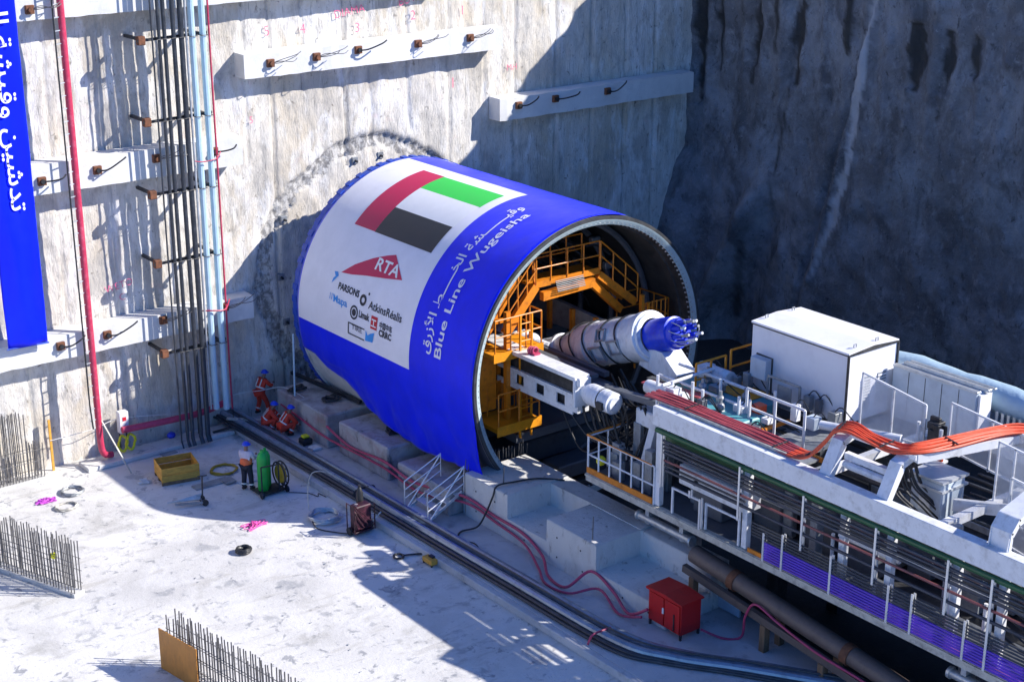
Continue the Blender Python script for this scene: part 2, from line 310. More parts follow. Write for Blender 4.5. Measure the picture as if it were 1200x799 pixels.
# concrete slab of the pit floor, edge towards the trench on its right
tag(MB().box(-34, -1.05, -40, .6, -.8, 0).build('slab', 'slab'), kind='structure')
tag(MB().box(-5.8, -1.07, -39, -.75, .003, .25, .015).build('ledge', 'ledge'), kind='structure')
# the terrain behind the excavation walls
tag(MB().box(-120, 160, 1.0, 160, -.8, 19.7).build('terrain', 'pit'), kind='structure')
tag(MB().box(19.6, 160, -120, -30.01, -.8, 16.5).build('terrain', 'pit'), kind='structure')  # cut down with the unseen bank top so sun reaches the duct
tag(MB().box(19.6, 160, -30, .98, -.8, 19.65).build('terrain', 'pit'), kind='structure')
# upstand along the wall foot
tag(MB().box(-11.6, -5.85, -1.3, -.45, .003, .16, .02).build('wall_footing_upstand', 'slab'), kind='structure')

# ---- retaining wall (diaphragm wall) with the chiselled ring where the tunnel starts
xs = np.arange(-30, 19.01, .085); zs = np.arange(-.5, 19.75, .11)
XX, ZZ = np.meshgrid(xs, zs)
YY = -.10 * fbm(XX * .5, ZZ * .25, 4, 3) - .045 * fbm(XX * 2.2, ZZ * .35, 4, 9) - .03 * fbm(XX * 5, ZZ * 3, 3, 12)
for gx, gz0, gz1, dpt in [(-12.9, 0, 20, .05), (-11.3, 5, 20, .04), (-9.3, 0, 20, .05), (-4.0, 9.8, 20, .05), (-2.9, 0, 20, .08), (-1.5, 12, 20, .05), (.25, 9, 20, .09),
                          (1.35, 9.8, 20, .04), (3.1, 10, 20, .07), (5.0, 8, 20, .05), (6.7, 8, 20, .04), (8.3, 3, 20, .07), (10.4, 3, 20, .05), (12.4, 0, 20, .06), (14.3, 0, 20, .05), (16, 0, 20, .06)]:
    w = gx + .06 * vn(ZZ * 1.3, ZZ * 0 + gx)
    YY += dpt * 1.6 * np.exp(-((XX - w) / .06) ** 2) * ((ZZ > gz0) & (ZZ < gz1))
cx_, cz_ = 1.1, 5.0
rr = np.hypot(XX - cx_, ZZ - cz_); ang = np.arctan2(ZZ - cz_, XX - cx_)
edge = 5.05 + .22 * fbm(ang * 6, ang * 0 + 2, 4, 21)
inside = 1 / (1 + np.exp(np.clip((rr - edge) / .03, -50, 50)))
band = inside * (rr > edge - .62 + .25 * vn(ang * 9, ang * 0, 33))
YY += inside * (.10 + .03 * fbm(XX * 3, ZZ * 1.6, 4, 31)) + band * (.06 + .09 * vn(XX * 5.5, ZZ * 8, 35) + .10 * vn(XX * 11, ZZ * 9, 36))
wall = thing('retaining_wall', (0, 0, 0), 'tall cast concrete retaining wall with vertical panel joints and chiselled ring behind the tunnelling machine', 'wall')
P = np.stack([XX, YY, ZZ], -1)
wf = grid('wall_face', P, 'wall', wall); wf.data.materials.append(M['wallhole'])
ins = (band > .5)[:-1, :-1].ravel(); wf.data.polygons.foreach_set('material_index', ins.astype(np.int32))
MB().box(-120, 19.5, .75, .97, -.8, 19.68).build('wall_core', 'wall', wall)
MB().box(-120, -30, -.05, .74, -.8, 19.69).build('wall_extension', 'wall', wall)
def wall_text(body, x, z, h, rot=0, label=None, m='spray'):
    v, f, w = text_geo(body, h * .85, 1.0, -.018 * h)
    c, s_ = math.cos(rot), math.sin(rot)
    pts = [(x + a * c - b * s_, -.155 + .01 * random.random(), z + a * s_ + b * c) for a, b in v]
    yy = -.11
    pts = [(p[0], yy, p[2]) for p in pts]
    o = MB().add(pts, f).build('painted_mark', m, wall)
    if label: o['label'] = label
for b, x, z, h, r, lab in [('5', -3.1, 14.25, .42, .1, 'sprayed number 5'), ('4', -1.65, 14.2, .42, .05, 'sprayed number 4'), ('DIAMA', -.15, 14.62, .36, .12, 'sprayed word'), ('3', .7, 14.05, .42, 0, 'sprayed number 3'),
                     ('BUTEENA', 2.7, 14.85, .36, .2, 'sprayed word'), ('2', 3.2, 14.3, .42, 0, 'sprayed number 2'), ('1', 5.6, 14.3, .42, 0, 'sprayed number 1'), ('WETO', -9.9, 5.95, .3, .15, 'sprayed word'), ('C', -9.4, 5.6, .3, 0, None),
                     ('5', -3.9, 11.2, .3, 0, None), ('I', 5.1, 11.5, .5, 0, None), ('MH', 7.8, 11.9, .3, 0, None)]:
    wall_text(b, x, z, h, r, lab)
# anchor pockets inside the ring
for x, z in [(.6, 9.2), (1.75, 9.25), (4.6, 8.4), (-2.6, 7.4), (-2.85, 5.2), (-2.7, 3.4), (2.9, 8.9), (6.3, 6.0)]:
    pk = MB().box(x - .13, x + .13, .02, .30, z - .13, z + .13, .01).build('anchor_pocket', 'steelg', wall)
    MB().tube([(x, .05, z), (x, -.10, z - .02)], .045, 8).build('anchor_stub', 'dark', pk)

# ---- sprayed rock face on the right
ys = np.arange(-48, 1.21, .13); zs = np.arange(-1.5, 19.8, .13)
YG, ZG = np.meshgrid(ys, zs)
ZG = -1.5 + (ZG + 1.5) * np.where(YG < -31, .85, np.where(YG < -29, .85 + .15 * (YG + 31) / 2, 1))     # unseen bank top lowered here to let sun onto the air duct
XG = 18 + .8 * fbm(YG * .14, ZG * .09, 4, 41) + .12 * fbm(YG * .9, ZG * .6, 4, 44) + .05 * fbm(YG * 4, ZG * 3, 3, 47)
dy = -YG; low = np.clip((7.5 - ZG) / 7.5, 0, 1)
XG += .16 * np.abs(np.sin(math.pi * YG / 1.1)) * np.clip((ZG - 8.5) / 3, 0, 1) + .10 * fbm(YG * 1.8, ZG * 1.8, 3, 71)
XG -= (2.4 * np.exp(-((dy - 0) / 1.6) ** 2)) * low ** .7                                   # cove filling the corner at the foot
ridge = 3.0 + (5.8 - ZG) * -.55
XG -= .9 * np.exp(-((dy - np.clip(2.6 + .45 * (ZG - 1.5), 2.0, 6)) / .55) ** 2) * (ZG < 7.5) * np.clip((7.5 - ZG) / 2, 0, 1)
XG += .45 * np.exp(-((dy - np.clip(4.1 + .35 * (ZG - 1.5), 3.0, 7)) / .7) ** 2) * (ZG < 6.5) * np.clip((6.5 - ZG) / 2, 0, 1)
XG += .25 * np.exp(-((dy - (7.0 + .23 * (ZG - 1.0))) / .12) ** 2)                          # long crack
XG -= .18 * np.exp(-((dy - (7.45 + .205 * (ZG - 1.0))) / .16) ** 2) * (ZG > 3)
for c0, w0, z0_, z1_ in [(.5, .35, 9.5, 20), (1.5, .3, 11, 20), (4.0, .25, 11.5, 20), (6.2, .35, 11, 20), (12.4, .4, 11.8, 14.3), (13.8, .3, 11.8, 14.2), (15.1, .25, 12.6, 14)]:
    XG += .22 * np.exp(-((dy - c0 - .15 * np.sin(ZG * 2)) / w0) ** 2) * (ZG > z0_) * (ZG < z1_)
XG = np.where(ZG > 19.9, XG, XG)
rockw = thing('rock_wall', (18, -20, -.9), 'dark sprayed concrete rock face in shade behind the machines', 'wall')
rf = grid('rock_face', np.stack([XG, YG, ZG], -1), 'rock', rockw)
MB().box(18.9, 19.55, -120, -30.01, -.8, 16.45).build('rock_core', 'rock', rockw)  # core follows the lowered unseen top that lets the sun past
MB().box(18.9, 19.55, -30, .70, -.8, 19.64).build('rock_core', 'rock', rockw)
def streak(pts, soft, seed):
    zz = np.array([p[1] for p in pts][::-1]); yy_ = np.array([p[0] for p in pts][::-1]); ww = np.array([p[2] for p in pts][::-1])
    c = np.interp(ZG, zz, yy_) + .16 * fbm(ZG * .9, ZG * 0 + seed, 4, seed); w = np.interp(ZG, zz, ww, left=0, right=ww[-1]) * (1 + 1.3 * fbm(ZG * 2.1, YG * 2.1, 4, seed + 3))
    return np.clip((w - np.abs(YG - c)) / soft + .5, 0, 1) * (w > .01) * (ZG < zz[-1]) * (ZG > zz[0])
leach_sheen = streak([(-10.4, 16.5, .05), (-10.2, 14.5, .10), (-9.65, 11, .20), (-9.45, 8.2, .20), (-8.9, 6.2, .24), (-8.3, 4.4, .12), (-7.9, 3.2, .03)], .09, 5) * .95
seep = np.zeros_like(ZG)
for k, p in enumerate([[(-4.05, 15.6, .10), (-4.0, 13, .20), (-3.9, 10.8, .08)], [(-6.5, 15.9, .12), (-6.35, 13.2, .26), (-6.2, 11.0, .10)], [(-12.2, 14.3, .15), (-12.4, 13.2, .36), (-12.5, 11.7, .10)], [(-5.3, 15.6, .06), (-5.2, 13.6, .12), (-5.1, 12.2, .04)],
          [(-13.8, 14.2, .1), (-13.9, 13, .26), (-13.9, 11.8, .06)], [(-15.0, 14.1, .05), (-15.1, 13.3, .22), (-15.2, 12.4, .05)], [(-.45, 16, .22), (-.5, 12.4, .34), (-.5, 9.6, .12)], [(-1.9, 16, .15), (-1.8, 13, .2), (-1.7, 11.0, .06)],
          [(-8.9, 15, .12), (-8.9, 13.6, .25), (-8.8, 12.6, .08)], [(-4.2, 4.2, .05), (-3.8, 2.6, .14), (-3.4, .2, .12)], [(-6.6, 14, .03), (-5.6, 8, .05), (-5.3, 5, .03)]]):
    seep = np.maximum(seep, streak(p, .10, 20 + k) * .92)
leach_sheen = np.maximum(leach_sheen, .5 * np.clip(fbm(YG * .8, ZG * .8, 5, 91) * 2.2 + .35, 0, 1) * np.exp(-((dy - 4.5) / 4.0) ** 2 - ((ZG - 5) / 3.0) ** 2))  # pale patches and a soft sheen near the corner, painted into the colour
for an, A in (('seep', seep), ('leach_sheen', leach_sheen)):
    at = rf.data.attributes.new(an, 'FLOAT', 'POINT'); at.data.foreach_set('value', A.ravel().astype(np.float32))

# ---- waling beams with strand anchors
def waling(x0, x1, z0, z1, anchors, label, seed):
    r_ = random.Random(seed); o = thing('waling_beam', ((x0 + x1) / 2, -.75, z0), label, 'concrete beam', 'concrete waling beams across the retaining wall')
    n = int((x1 - x0) / .35); P = []
    prof = [(-.02, z0), (-.75, z0), (-.75, z1), (-.02, z1 + .03)]
    b = MB(); vs_ = []; fs = []
    for i in range(n + 1):
        x = x0 + (x1 - x0) * i / n; d = .025 * (r_.random() - .5); e = .03 * (r_.random() - .5)
        for k, (y, z) in enumerate(prof): vs_.append((x, y + (d if k in (1, 2) else 0), z + (e if k in (1, 2) else 0)))
    for i in range(n):
        for k in range(4): fs.append((4 * i + k, 4 * i + (k + 1) % 4, 4 * i + 4 + (k + 1) % 4, 4 * i + 4 + k))
    fs.append((0, 1, 2, 3)); fs.append(tuple(4 * n + k for k in (3, 2, 1, 0)))
    b.add(vs_, fs); b.build('beam', 'beam', o)
    for ax, az, kind in anchors:
        ap = MB().box(ax - .14, ax + .14, -.87, -.74, az - .14, az + .14, .01).build('anchor_plate', 'rust', o)
        MB().tube([(ax, -.86, az), (ax, -.97, az)], .085, 10).build('anchor_head', 'rust' if kind else 'black', ap)
        s_ = MB()
        for k in range(3 if kind else 1):
            a = .25 + .5 * r_.random(); l = .6 + .45 * r_.random(); dz = .25 * (r_.random() - .1)
            s_.tube(spline([(ax, -.9, az), (ax + .25, -1.1, az + .05 * k + .03), (ax + l * .7, -1.3 - .1 * k, az + dz + .1), (ax + l, -1.15 - .12 * k, az + dz + .18)], 5), .014 if kind else .03, 6)
        s_.build('strand', 'rebar' if kind else 'black', ap)
    return o
waling(-4.35, 7.1, 12.92, 13.76, [(-3.32, 13.4, 1), (-1.42, 13.44, 1), (.36, 13.52, 0), (3.03, 13.5, 1), (5.47, 13.5, 1)], 'waling beam in sun above the chiselled ring, five anchors and loose strands on it', 1)
waling(6.95, 17.6, 10.04, 10.92, [(7.86, 10.6, 0), (9.76, 10.65, 0), (12.57, 10.65, 0)], 'shaded waling beam at the right, ending in the dark corner with the rock face', 2)
waling(-30, -4.6, 9.93, 10.93, [(-5.74, 10.55, 0), (-7.94, 10.6, 1), (-10.1, 10.5, 0), (-12.05, 10.4, 0)], 'waling beam passing behind the pipes at half height left of the ring', 3)
waling(-30, -4.5, 4.15, 5.0, [(-10.26, 4.7, 0), (-11.96, 4.65, 0), (-8.14, 4.8, 1), (-5.71, 4.8, 1)], 'lowest waling beam, under the foot of the blue banner', 4)
waling(-30, 4.6, 15.6, 16.5, [(-11.9, 15.95, 1)], 'topmost waling beam, cut by the upper edge of the photo', 5)

# ================================================================== BANNER ON THE WALL
ban = thing('hanging_banner', (-13.1, -1.05, 5), 'long royal blue banner with white Arabic lettering hanging on the wall at far left', 'banner')
n1, n2 = 60, 14; rows = []
for i in range(n1 + 1):
    z = 19.5 + (5.02 - 19.5) * i / n1; row = []
    for j in range(n2 + 1):
        x = -13.85 + 1.38 * j / n2 + (-.10 * (5.02 - z) / 14 * 0)
        row.append((x, -1.06 + .05 * math.sin(x * 5 + z * .3) + .03 * math.sin(z * 1.4 + x * 2) + .06 * float(fbm(np.array(x * 1.2), np.array(z * .7), 3, 81)), z - .06 * (j / n2) * (i == n1)))
    rows.append(row)
sh = grid('banner_cloth', np.array(rows), 'blue', ban)
sm_ = sh.modifiers.new('s', 'SOLIDIFY'); sm_.thickness = .01
v, f, w = text_geo(' '.join([AR_AZRAQ, AR_KHAT(), AR_WUQAISHA(), AR_TADSHIN]), .42, 1.0, .006)
sc = 10.6 / w
ztop = 9.62 + w * sc
MB().add([(-13.27 + b * sc * .72, -1.155, ztop - a * sc) for a, b in v], f).build('lettering', 'white', ban)
MB().tube([(-13.9, -1.05, 5.0), (-12.45, -1.05, 4.96)], .03, 8).build('bottom_rod', 'bluedark', ban)

# ================================================================== PIPES ON THE WALL
def vpipe(x, y, z0, z1, r, m, label, name='wall_pipe', cat='pipe', grp=None, lean=0, foot=None):
    b = MB(); pts = [(x + lean * (z1 - z0), y, z1)] + [(x + lean * (z - z0), y + .012 * math.sin(z * 3 + x), z) for z in np.linspace(z1, z0, 12)[1:]]
    if foot: pts += foot
    b.tube(pts, r, 10)
    o = b.build(name, m); return tag(o, label, cat, grp)
gb = 'black pipes running down the wall'
for i, (x, r) in enumerate([(-8.08, .03), (-7.83, .06), (-7.63, .07), (-7.30, .08), (-7.02, .095)]):
    vpipe(x, -1.45, .35, 20, r, 'blackp', ['thin black cable, leftmost of the bundle on the wall', 'slim black pipe, second from the left of the wall bundle', 'black pipe in the middle of the black wall bundle', 'black pipe, second from the right of the black ones on the wall',
          'thickest black pipe, next to the thin grey pipe'][i], grp=gb, foot=[(x, -1.6, .12)])
vpipe(-6.83, -1.45, 1.3, 20, .04, 'galv', 'thin grey pipe between the black and the pale blue wall pipes')
vpipe(-6.60, -1.42, 1.25, 20, .115, 'bluep', 'left one of the two pale blue wall pipes', grp='pale blue pipes running down the wall')
vpipe(-6.20, -1.42, 1.15, 20, .115, 'bluep', 'right one of the two pale blue wall pipes', grp='pale blue pipes running down the wall')
vpipe(-5.85, -1.2, 1.0, 20, .035, 'redpipe', 'thin dark red cable hanging right of the pale blue pipes', 'hanging_cable', 'cable')
for z, lab in [(14.73, 'highest pipe bracket on the wall'), (12.0, 'pipe bracket just above the middle waling beam'), (9.5, 'pipe bracket just under the middle waling beam'), (7.05, 'rusty pipe bracket between the middle and lowest waling beams'), (3.75, 'lowest pipe bracket, under the lowest waling beam')]:
    t = thing('pipe_bracket', (-7.3, -1.3, z), lab, 'bracket', 'steel brackets carrying the wall pipes')
    MB().bar((-8.55, -1.31, z - .02), (-6.0, -1.31, z + .05), .07, .09).build('rail', 'dark', t)
    MB().box(-8.53, -8.27, -1.36, -1.14, z - .17, z + .12, .02).build('end_block', 'rust', t)
    MB().box(-8.42, -8.32, -1.11, .02, z - .05, z + .05).box(-6.3, -6.2, -1.25, .02, z - .03, z + .07).build('wall_arm', 'dark', t)
    b = MB()
    for x in (-7.83, -7.63, -7.3, -7.02, -6.6, -6.2): b.tube([(x - .13, -1.36, z), (x - .12, -1.58, z), (x + .12, -1.58, z), (x + .13, -1.36, z)], .014, 5)
    b.build('clamp', 'dark', t)
t = thing('riser_pipe', (-10.95, -1.0, 0), 'crimson riser pipe with wire ladder coming down the wall right of the banner', 'pipe')
MB().tube([(-10.95, -1.0, z) for z in np.linspace(20, 1.6, 10)] + spline([(-10.95, -1.0, 1.6), (-10.93, -1.0, .75), (-10.8, -.95, .4), (-10.5, -.85, .28)], 5), .115, 12).build('pipe', 'redpipe', t)
MB().tube([(-11.27, -1.1, 20), (-11.25, -1.1, 2.4), (-11.2, -1.1, 1.5)], .03, 6).build('cable', 'black', t)
b = MB()
for z in np.arange(1.8, 19.5, .42): b.bar((-11.27, -1.08, z), (-10.95, -1.02, z + .02), .03)
b.build('cable_tie', 'alu', t)
tag(MB().tube(spline([(-10.0, -.75, 1.05), (-8.5, -.8, 1.0), (-7, -.9, 1.02), (-5.9, -.9, 1.2)], 6), .12, 10).build('wall_hose', 'redhose'), 'crimson hose running along the wall foot behind the white post', 'hose')
tag(MB().tube(spline([(-6.9, -1.2, 6.0 - 1.0), (-6.6, -1.6, 5.05), (-6.1, -1.6, 5.0), (-5.7, -1.2, 5.2)], 6), .025, 6).build('tie_tape', 'redpipe'), 'red cord tied around the pale blue pipes above the lowest waling beam', 'cord')
tag(MB().tube(spline([(-6.9, -1.6, 10.5), (-6.6, -1.66, 10.45), (-6.1, -1.66, 10.5), (-5.7, -1.2, 10.6)], 6), .02, 6).build('tie_tape', 'redpipe'), 'red cord tied around the pale blue pipes at the middle waling beam', 'cord')

# ================================================================== TUNNEL BORING MACHINE
R0 = 4.70; ZC = 5.40; YF = -14.6; YB = -4.4
tbm = thing('tunnel_boring_machine', (0, -9.5, .6), 'huge tunnel boring machine shield lying open-ended in front of the concrete wall', 'boring machine')
b = MB(); b.lathe([(0, R0), (10.1, R0), (10.1, R0 + .05), (10.2, R0 + .05)], (0, YF, ZC), n=120); b.build('shield', 'shell', tbm)
b = MB(); b.lathe([(-.052, R0 - .11), (-.05, R0 - .12), (.0, R0 - .20), (.05, R0 - .29)], (0, YF, ZC), n=160)
rimo = b.build('inner_lip', 'rim', tbm, autos=60)
MB().lathe([(.0, R0 + .004), (-.05, R0 - .01), (-.05, R0 - .11)], (0, YF, ZC), n=160).build('front_rim', 'inner', tbm, autos=60)
MB().lathe([(.01, R0 + .012), (2.2, R0 + .012), (2.2, R0 + .003)], (0, YF, ZC), n=120).build('tail_band', 'darkg', tbm)
b = MB()
for k in range(150):
    a = 2 * math.pi * k / 150; c, s_ = math.cos(a), math.sin(a)
    b.bar(((R0 - .30) * c, YF + .16, ZC + (R0 - .30) * s_), ((R0 - .20) * c, YF + .02, ZC + (R0 - .20) * s_), .07, .05)
b.build('seal_bristles', 'steelg', rimo)['kind'] = 'stuff'
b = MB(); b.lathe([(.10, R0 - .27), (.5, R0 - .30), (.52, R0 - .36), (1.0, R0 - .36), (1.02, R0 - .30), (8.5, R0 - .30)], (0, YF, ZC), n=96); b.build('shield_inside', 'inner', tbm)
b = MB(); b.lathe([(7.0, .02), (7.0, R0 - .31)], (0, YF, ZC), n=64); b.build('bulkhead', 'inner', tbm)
b = MB(); b.lathe([(10.2, R0 + .05), (10.3, R0 + .06), (10.50, R0 + .05), (10.55, R0 - .5), (10.55, .05)], (0, YF, ZC), n=90); ch = b.build('cutterhead', 'bluedark', tbm)
for k in range(64):
    b = MB()
    a = 2 * math.pi * (k + .3 * random.random()) / 64; c, s_ = math.cos(a), math.sin(a); r1 = R0 + .035 + .03 * random.random()
    b.bar((r1 * c, YF + 10.25, ZC + r1 * s_), (r1 * c, YF + 10.52, ZC + r1 * s_), .22, .06, up=(c, 0, s_)); b.build('cutter_tooth', 'bluedark', ch)
# thrust cylinders round the inside of the shield
for k in range(22):
    a = 2 * math.pi * (k + .5) / 22; c, s_ = math.cos(a), math.sin(a); r1 = R0 - .62
    t = MB().tube([(r1 * c, YF + 6.9, ZC + r1 * s_), (r1 * c, YF + 3.6, ZC + r1 * s_)], .15, 10).build('thrust_cylinder', 'dark', tbm)
    MB().box(-.2, .2, -.1, .1, -.13, .13, .03).build('shoe', 'steelg', t)
    sh_ = t.children[0] if t.children else None
    if sh_:
        sh_.location = (r1 * c - origin(t).x, YF + 3.5 - origin(t).y, ZC + r1 * s_ - origin(t).z)
        for v_ in sh_.data.vertices: v_.co += origin(t)
# ring-shaped ribs and hoses inside, to fill the dark machinery
b = MB()
for yy, rr_ in ((-12.6, 4.22), (-10.8, 4.15), (-9.2, 4.1)):
    b.tube([(rr_ * math.cos(a), yy, ZC + rr_ * math.sin(a)) for a in np.linspace(0, 2 * math.pi, 60)[:-1]], .11, 6, closed=True)
b.build('stiffening_ring', 'darkg', tbm)
hz = MB(); r_ = random.Random(4)
for k in range(26):
    a = r_.uniform(.1, 3.0); q = r_.uniform(2.2, 3.7); y0 = r_.uniform(-12.8, -9); p = []
    for j in range(5): p.append((q * math.cos(a + j * .16), y0 + .5 * j * r_.random(), ZC + q * math.sin(a + j * .16) - .3 * r_.random()))
    hz.tube(spline(p, 4), r_.choice([.02, .035, .05]), 6)
hz.build('hydraulic_hose', 'black', tbm)
b = MB()
for k in range(34):
    x = r_.uniform(-3.2, 3.4); z = ZC + r_.uniform(-3.2, 2.9); s_ = r_.uniform(.15, .5)
    if math.hypot(x, z - ZC) < 3.6: MB().box(x - s_, x + s_, -8.2 - r_.random() * 1.6, -7.62, z - s_ * .7, z + s_ * .7, .03).build('bulkhead_equipment', 'darkg', tbm)
# grey ramp-like plate and lower structure
MB().prism([(-13.8, 6.1), (-8, 6.45), (-8, 5.3), (-13.8, 5.45)], 0, 1.45, 1.62).build('side_plate', 'steelg', tbm)
b = MB()
for y in (-13.2, -12.0, -10.8): MB().box(1.30, 1.44, y - .07, y + .07, 5.2, 6.2).build('side_post', 'orange', tbm)
b = MB().box(-2.4, 2.6, -13.8, -8, 2.9, 3.2).box(-3.2, 3.0, -11.5, -8, 2.0, 2.5); b.build('invert_frame', 'darkg', tbm)
b = MB().box(-2.9, -1.3, -13.9, -13.0, 1.35, 1.9, .04).box(-.8, .9, -14.0, -13.1, 1.2, 1.7, .04).box(-2.2, 2.2, -12.6, -9, 1.4, 2.2, .05); b.build('invert_box', 'darkg', tbm)

# -- erector beam (long white carriage with four windows) and its cylinder
er = MB(); X0, X1 = -2.55, -2.1
er.box(X0 - .12, X1, -16.95, -9, 6.0, 6.12)              # top plate
er.box(X0, X1, -16.95, -16.72, 4.95, 5.997)               # end post
er.box(X0 + .08, X1, -16.7, -9, 5.45, 5.5).box(X0, X0 + .05, -16.7, -9, 5.36, 5.5)
wy = [(-16.35, -15.95), (-15.35, -14.95), (-14.35, -13.95), (-13.35, -12.95)]
ys_ = [-16.72] + [v_ for p in wy for v_ in p] + [-9]
for a_, c_ in zip(ys_[0::2], ys_[1::2]): er.box(X0, X0 + .05, a_ + .001, c_ - .001, 5.04, 5.357)
er.box(X0, X0 + .05, -16.72, -9, 4.85, 5.037)
er.box(X0 + .3, X1, -16.7, -9, 4.9, 5.4)
erector = er.build('segment_carriage', 'steelw', tbm)
MB().box(X0 + .09, X0 + .2, -16.7, -9, 5.51, 5.99).box(X0 + .14, X0 + .28, -16.7, -9, 4.95, 5.44).build('recess', 'dark', erector)
b = MB().lathe([(0, .02), (0, .20), (.25, .20), (.26, .30), (.36, .33), (1.35, .33), (1.36, .24), (1.42, .22), (1.42, .02)], (-2.35, -17.0, 5.66), (0, -1, 0), 24)
cy = b.build('carriage_motor', 'wrap', erector)
MB().tube([(-2.35 + .335 * math.cos(a), -17.9, 5.66 + .335 * math.sin(a)) for a in np.linspace(0, 6.28, 25)[:-1]], .018, 5, closed=True).box(-2.76, -2.66, -18.25, -18.0, 5.5, 5.72).build('strap', 'dark', cy)
b = MB().box(-2.75, -2.1, -17.05, -16.955, 5.2, 6.05, .02).box(-2.7, -2.5, -17.2, -17.06, 5.9, 6.15, .02); b.build('end_yoke', 'steelw', erector)
b = MB().box(-1.95, -1.7, -16.9, -9, 5.9, 6.02).box(-1.2, -1.0, -16.6, -9, 5.7, 5.85).box(-1.9, -1.1, -16.9, -9, 5.5, 5.58); b.build('carriage_rail', 'darkg', tbm)
for x, y, z in [(-2.3, -14.6, 6.12), (-.75, -12.6, 5.5)]:
    b = MB()
    for k in range(3): b.tube([(x + .10 * math.cos(a) - .04 * k, y + .06 * k, z + .13 + .10 * math.sin(a)) for a in np.linspace(0, 6.28, 13)[:-1]], .035, 6, closed=True)
    b.box(x - .12, x + .12, y - .12, y + .2, z, z + .06); b.build('lifting_shackle', 'redhose', tbm)
b = MB().sphere((-1.0, -11.4, 5.75), .35, sc=(1, 1.2, .8)).box(-1.5, -.6, -12.2, -11.3, 5.55, 5.9, .05).tube([(-1.1, -12.0, 5.8), (-.6, -13.2, 5.6)], .16, 10).sphere((-.8, -12.6, 5.7), .26)
b.build('wrapped_drive', 'wrap', tbm)

# -- orange access platforms
def railing(b, pts, h=1.1, step=.7, r=.026, mids=1, kick=None):
    for i in range(len(pts) - 1):
        a = Vector(pts[i]); c = Vector(pts[i + 1]); n = max(1, round((c - a).length / step))
        for k in range(n + (i == len(pts) - 2)):
            p = a.lerp(c, k / n); b.tube([p, p + Vector((0, 0, h))], r, 6)
        for m_ in range(mids + 1):
            hh = h * (1 - m_ / (mids + 1)); b.tube([a + Vector((0, 0, hh)), c + Vector((0, 0, hh))], r * .95, 6)
    return b
def platform(pl, rail_pts, extra=None):
    o = MB()
    for q in pl: o.box(*q)
    p = o.build('access_platform', 'amber', tbm)
    b = MB()
    for rp in rail_pts: railing(b, rp)
    b.build('railing', 'orange', p)
    return p
pA = platform([(-3.35, -1.45, -13.9, -12.6, 5.93, 6.08), (-3.38, -1.42, -13.93, -13.9, 5.85, 6.14)], [[(-3.3, -13.88, 6.1), (-1.48, -13.88, 6.1), (-1.48, -12.7, 6.1)]])
pB = platform([(-3.45, -1.75, -14.2, -12.8, 3.62, 3.76), (-3.48, -1.72, -14.23, -14.2, 3.52, 3.85)], [[(-3.4, -14.18, 3.8), (-1.78, -14.18, 3.8), (-1.78, -12.9, 3.8)], [(-3.1, -13.2, 3.8), (-1.9, -13.2, 3.8)]])
b = MB()
for x in (-2.45, -2.0): b.bar((x, -14.05, 3.2), (x, -14.05, 7.25), .05, .07)
for z in np.arange(3.9, 7.2, .28): b.tube([(-2.45, -14.05, z), (-2.0, -14.05, z)], .018, 6)
b.build('ladder', 'amber', pA)
b = MB().bar((-2.62, -13.6, 3.3), (-2.62, -13.6, 7.3), .16).bar((-1.75, -13.4, 3.2), (-1.75, -13.4, 6.0), .14).box(-3.4, -2.75, -13.2, -13.1, 4.0, 5.85).box(-2.55, -1.9, -13.0, -12.9, 4.2, 5.9)
b.build('column', 'orange', tbm)
b = MB().bar((-3.6, -13.2, 6.9), (-2.25, -13.2, 6.9), .12).bar((-2.55, -13.4, 6.5), (-1.35, -13.4, 7.85), .16, .3).bar((-3.1, -13.0, 6.3), (-1.7, -13.0, 8.2), .12, .2).bar((-1.35, -13.4, 7.85), (-1.3, -13.2, 8.6), .08)
b.bar((-1.0, -13.3, 7.42), (1.15, -13.3, 7.5), .2, .28); b.box(-1.35, 1.35, -13.3, -12.4, 7.78, 7.86); b.box(-1.38, 1.38, -13.34, -13.3, 7.74, 7.95)
b.bar((1.35, -13.3, 7.72), (3.0, -13.3, 6.45), .12, .25).bar((1.4, -12.6, 7.72), (3.05, -12.6, 6.45), .12, .25)
b.bar((1.15, -13.2, 7.45), (2.6, -13.0, 6.2), .18, .25)
g_ = b.build('gangway_girder', 'orange', tbm)
b = MB(); railing(b, [(-2.45, -13.45, 6.7), (-1.35, -13.45, 7.9)], .95, .5); railing(b, [(-1.35, -13.35, 7.9), (1.35, -13.35, 7.9)], .95, .65); railing(b, [(1.35, -13.4, 7.9), (3.0, -13.4, 6.5)], .95, .7); railing(b, [(-1.3, -12.45, 7.9), (1.35, -12.45, 7.9)], 1.0, .65)
b.build('gangway_railing', 'orange', g_)
b = MB()
for k in range(7): b.tube([(-.55, -13.55 + .02 * k, 7.55 + .05 * k), (.6, -13.55 + .02 * k, 7.55 + .05 * k)], .018, 5)
b.build('pipe_rack', 'darkg', g_)
pC = platform([(2.85, 4.0, -13.9, -12.4, 5.28, 5.45), (2.82, 4.03, -13.93, -13.9, 5.22, 5.52)], [[(2.9, -13.88, 5.45), (3.97, -13.88, 5.45)], [(2.9, -12.5, 5.45), (3.95, -12.5, 5.45), (3.97, -13.88, 5.45)]])
b = MB().bar((2.75, -13.9, 4.6), (2.75, -13.9, 6.9), .12).bar((3.0, -13.95, 4.4), (3.0, -13.95, 6.6), .08).bar((2.5, -13.9, 4.4), (2.5, -13.9, 5.5), .05)
for x in (2.55, 2.7, 3.15, 3.35, 3.55, 3.75): b.tube([(x, -13.97, 4.75 if x < 3 else 5.4), (x, -13.97, 5.5 if x < 3 else 6.62)], .022, 6)
b.build('caged_ladder', 'orange', pC)

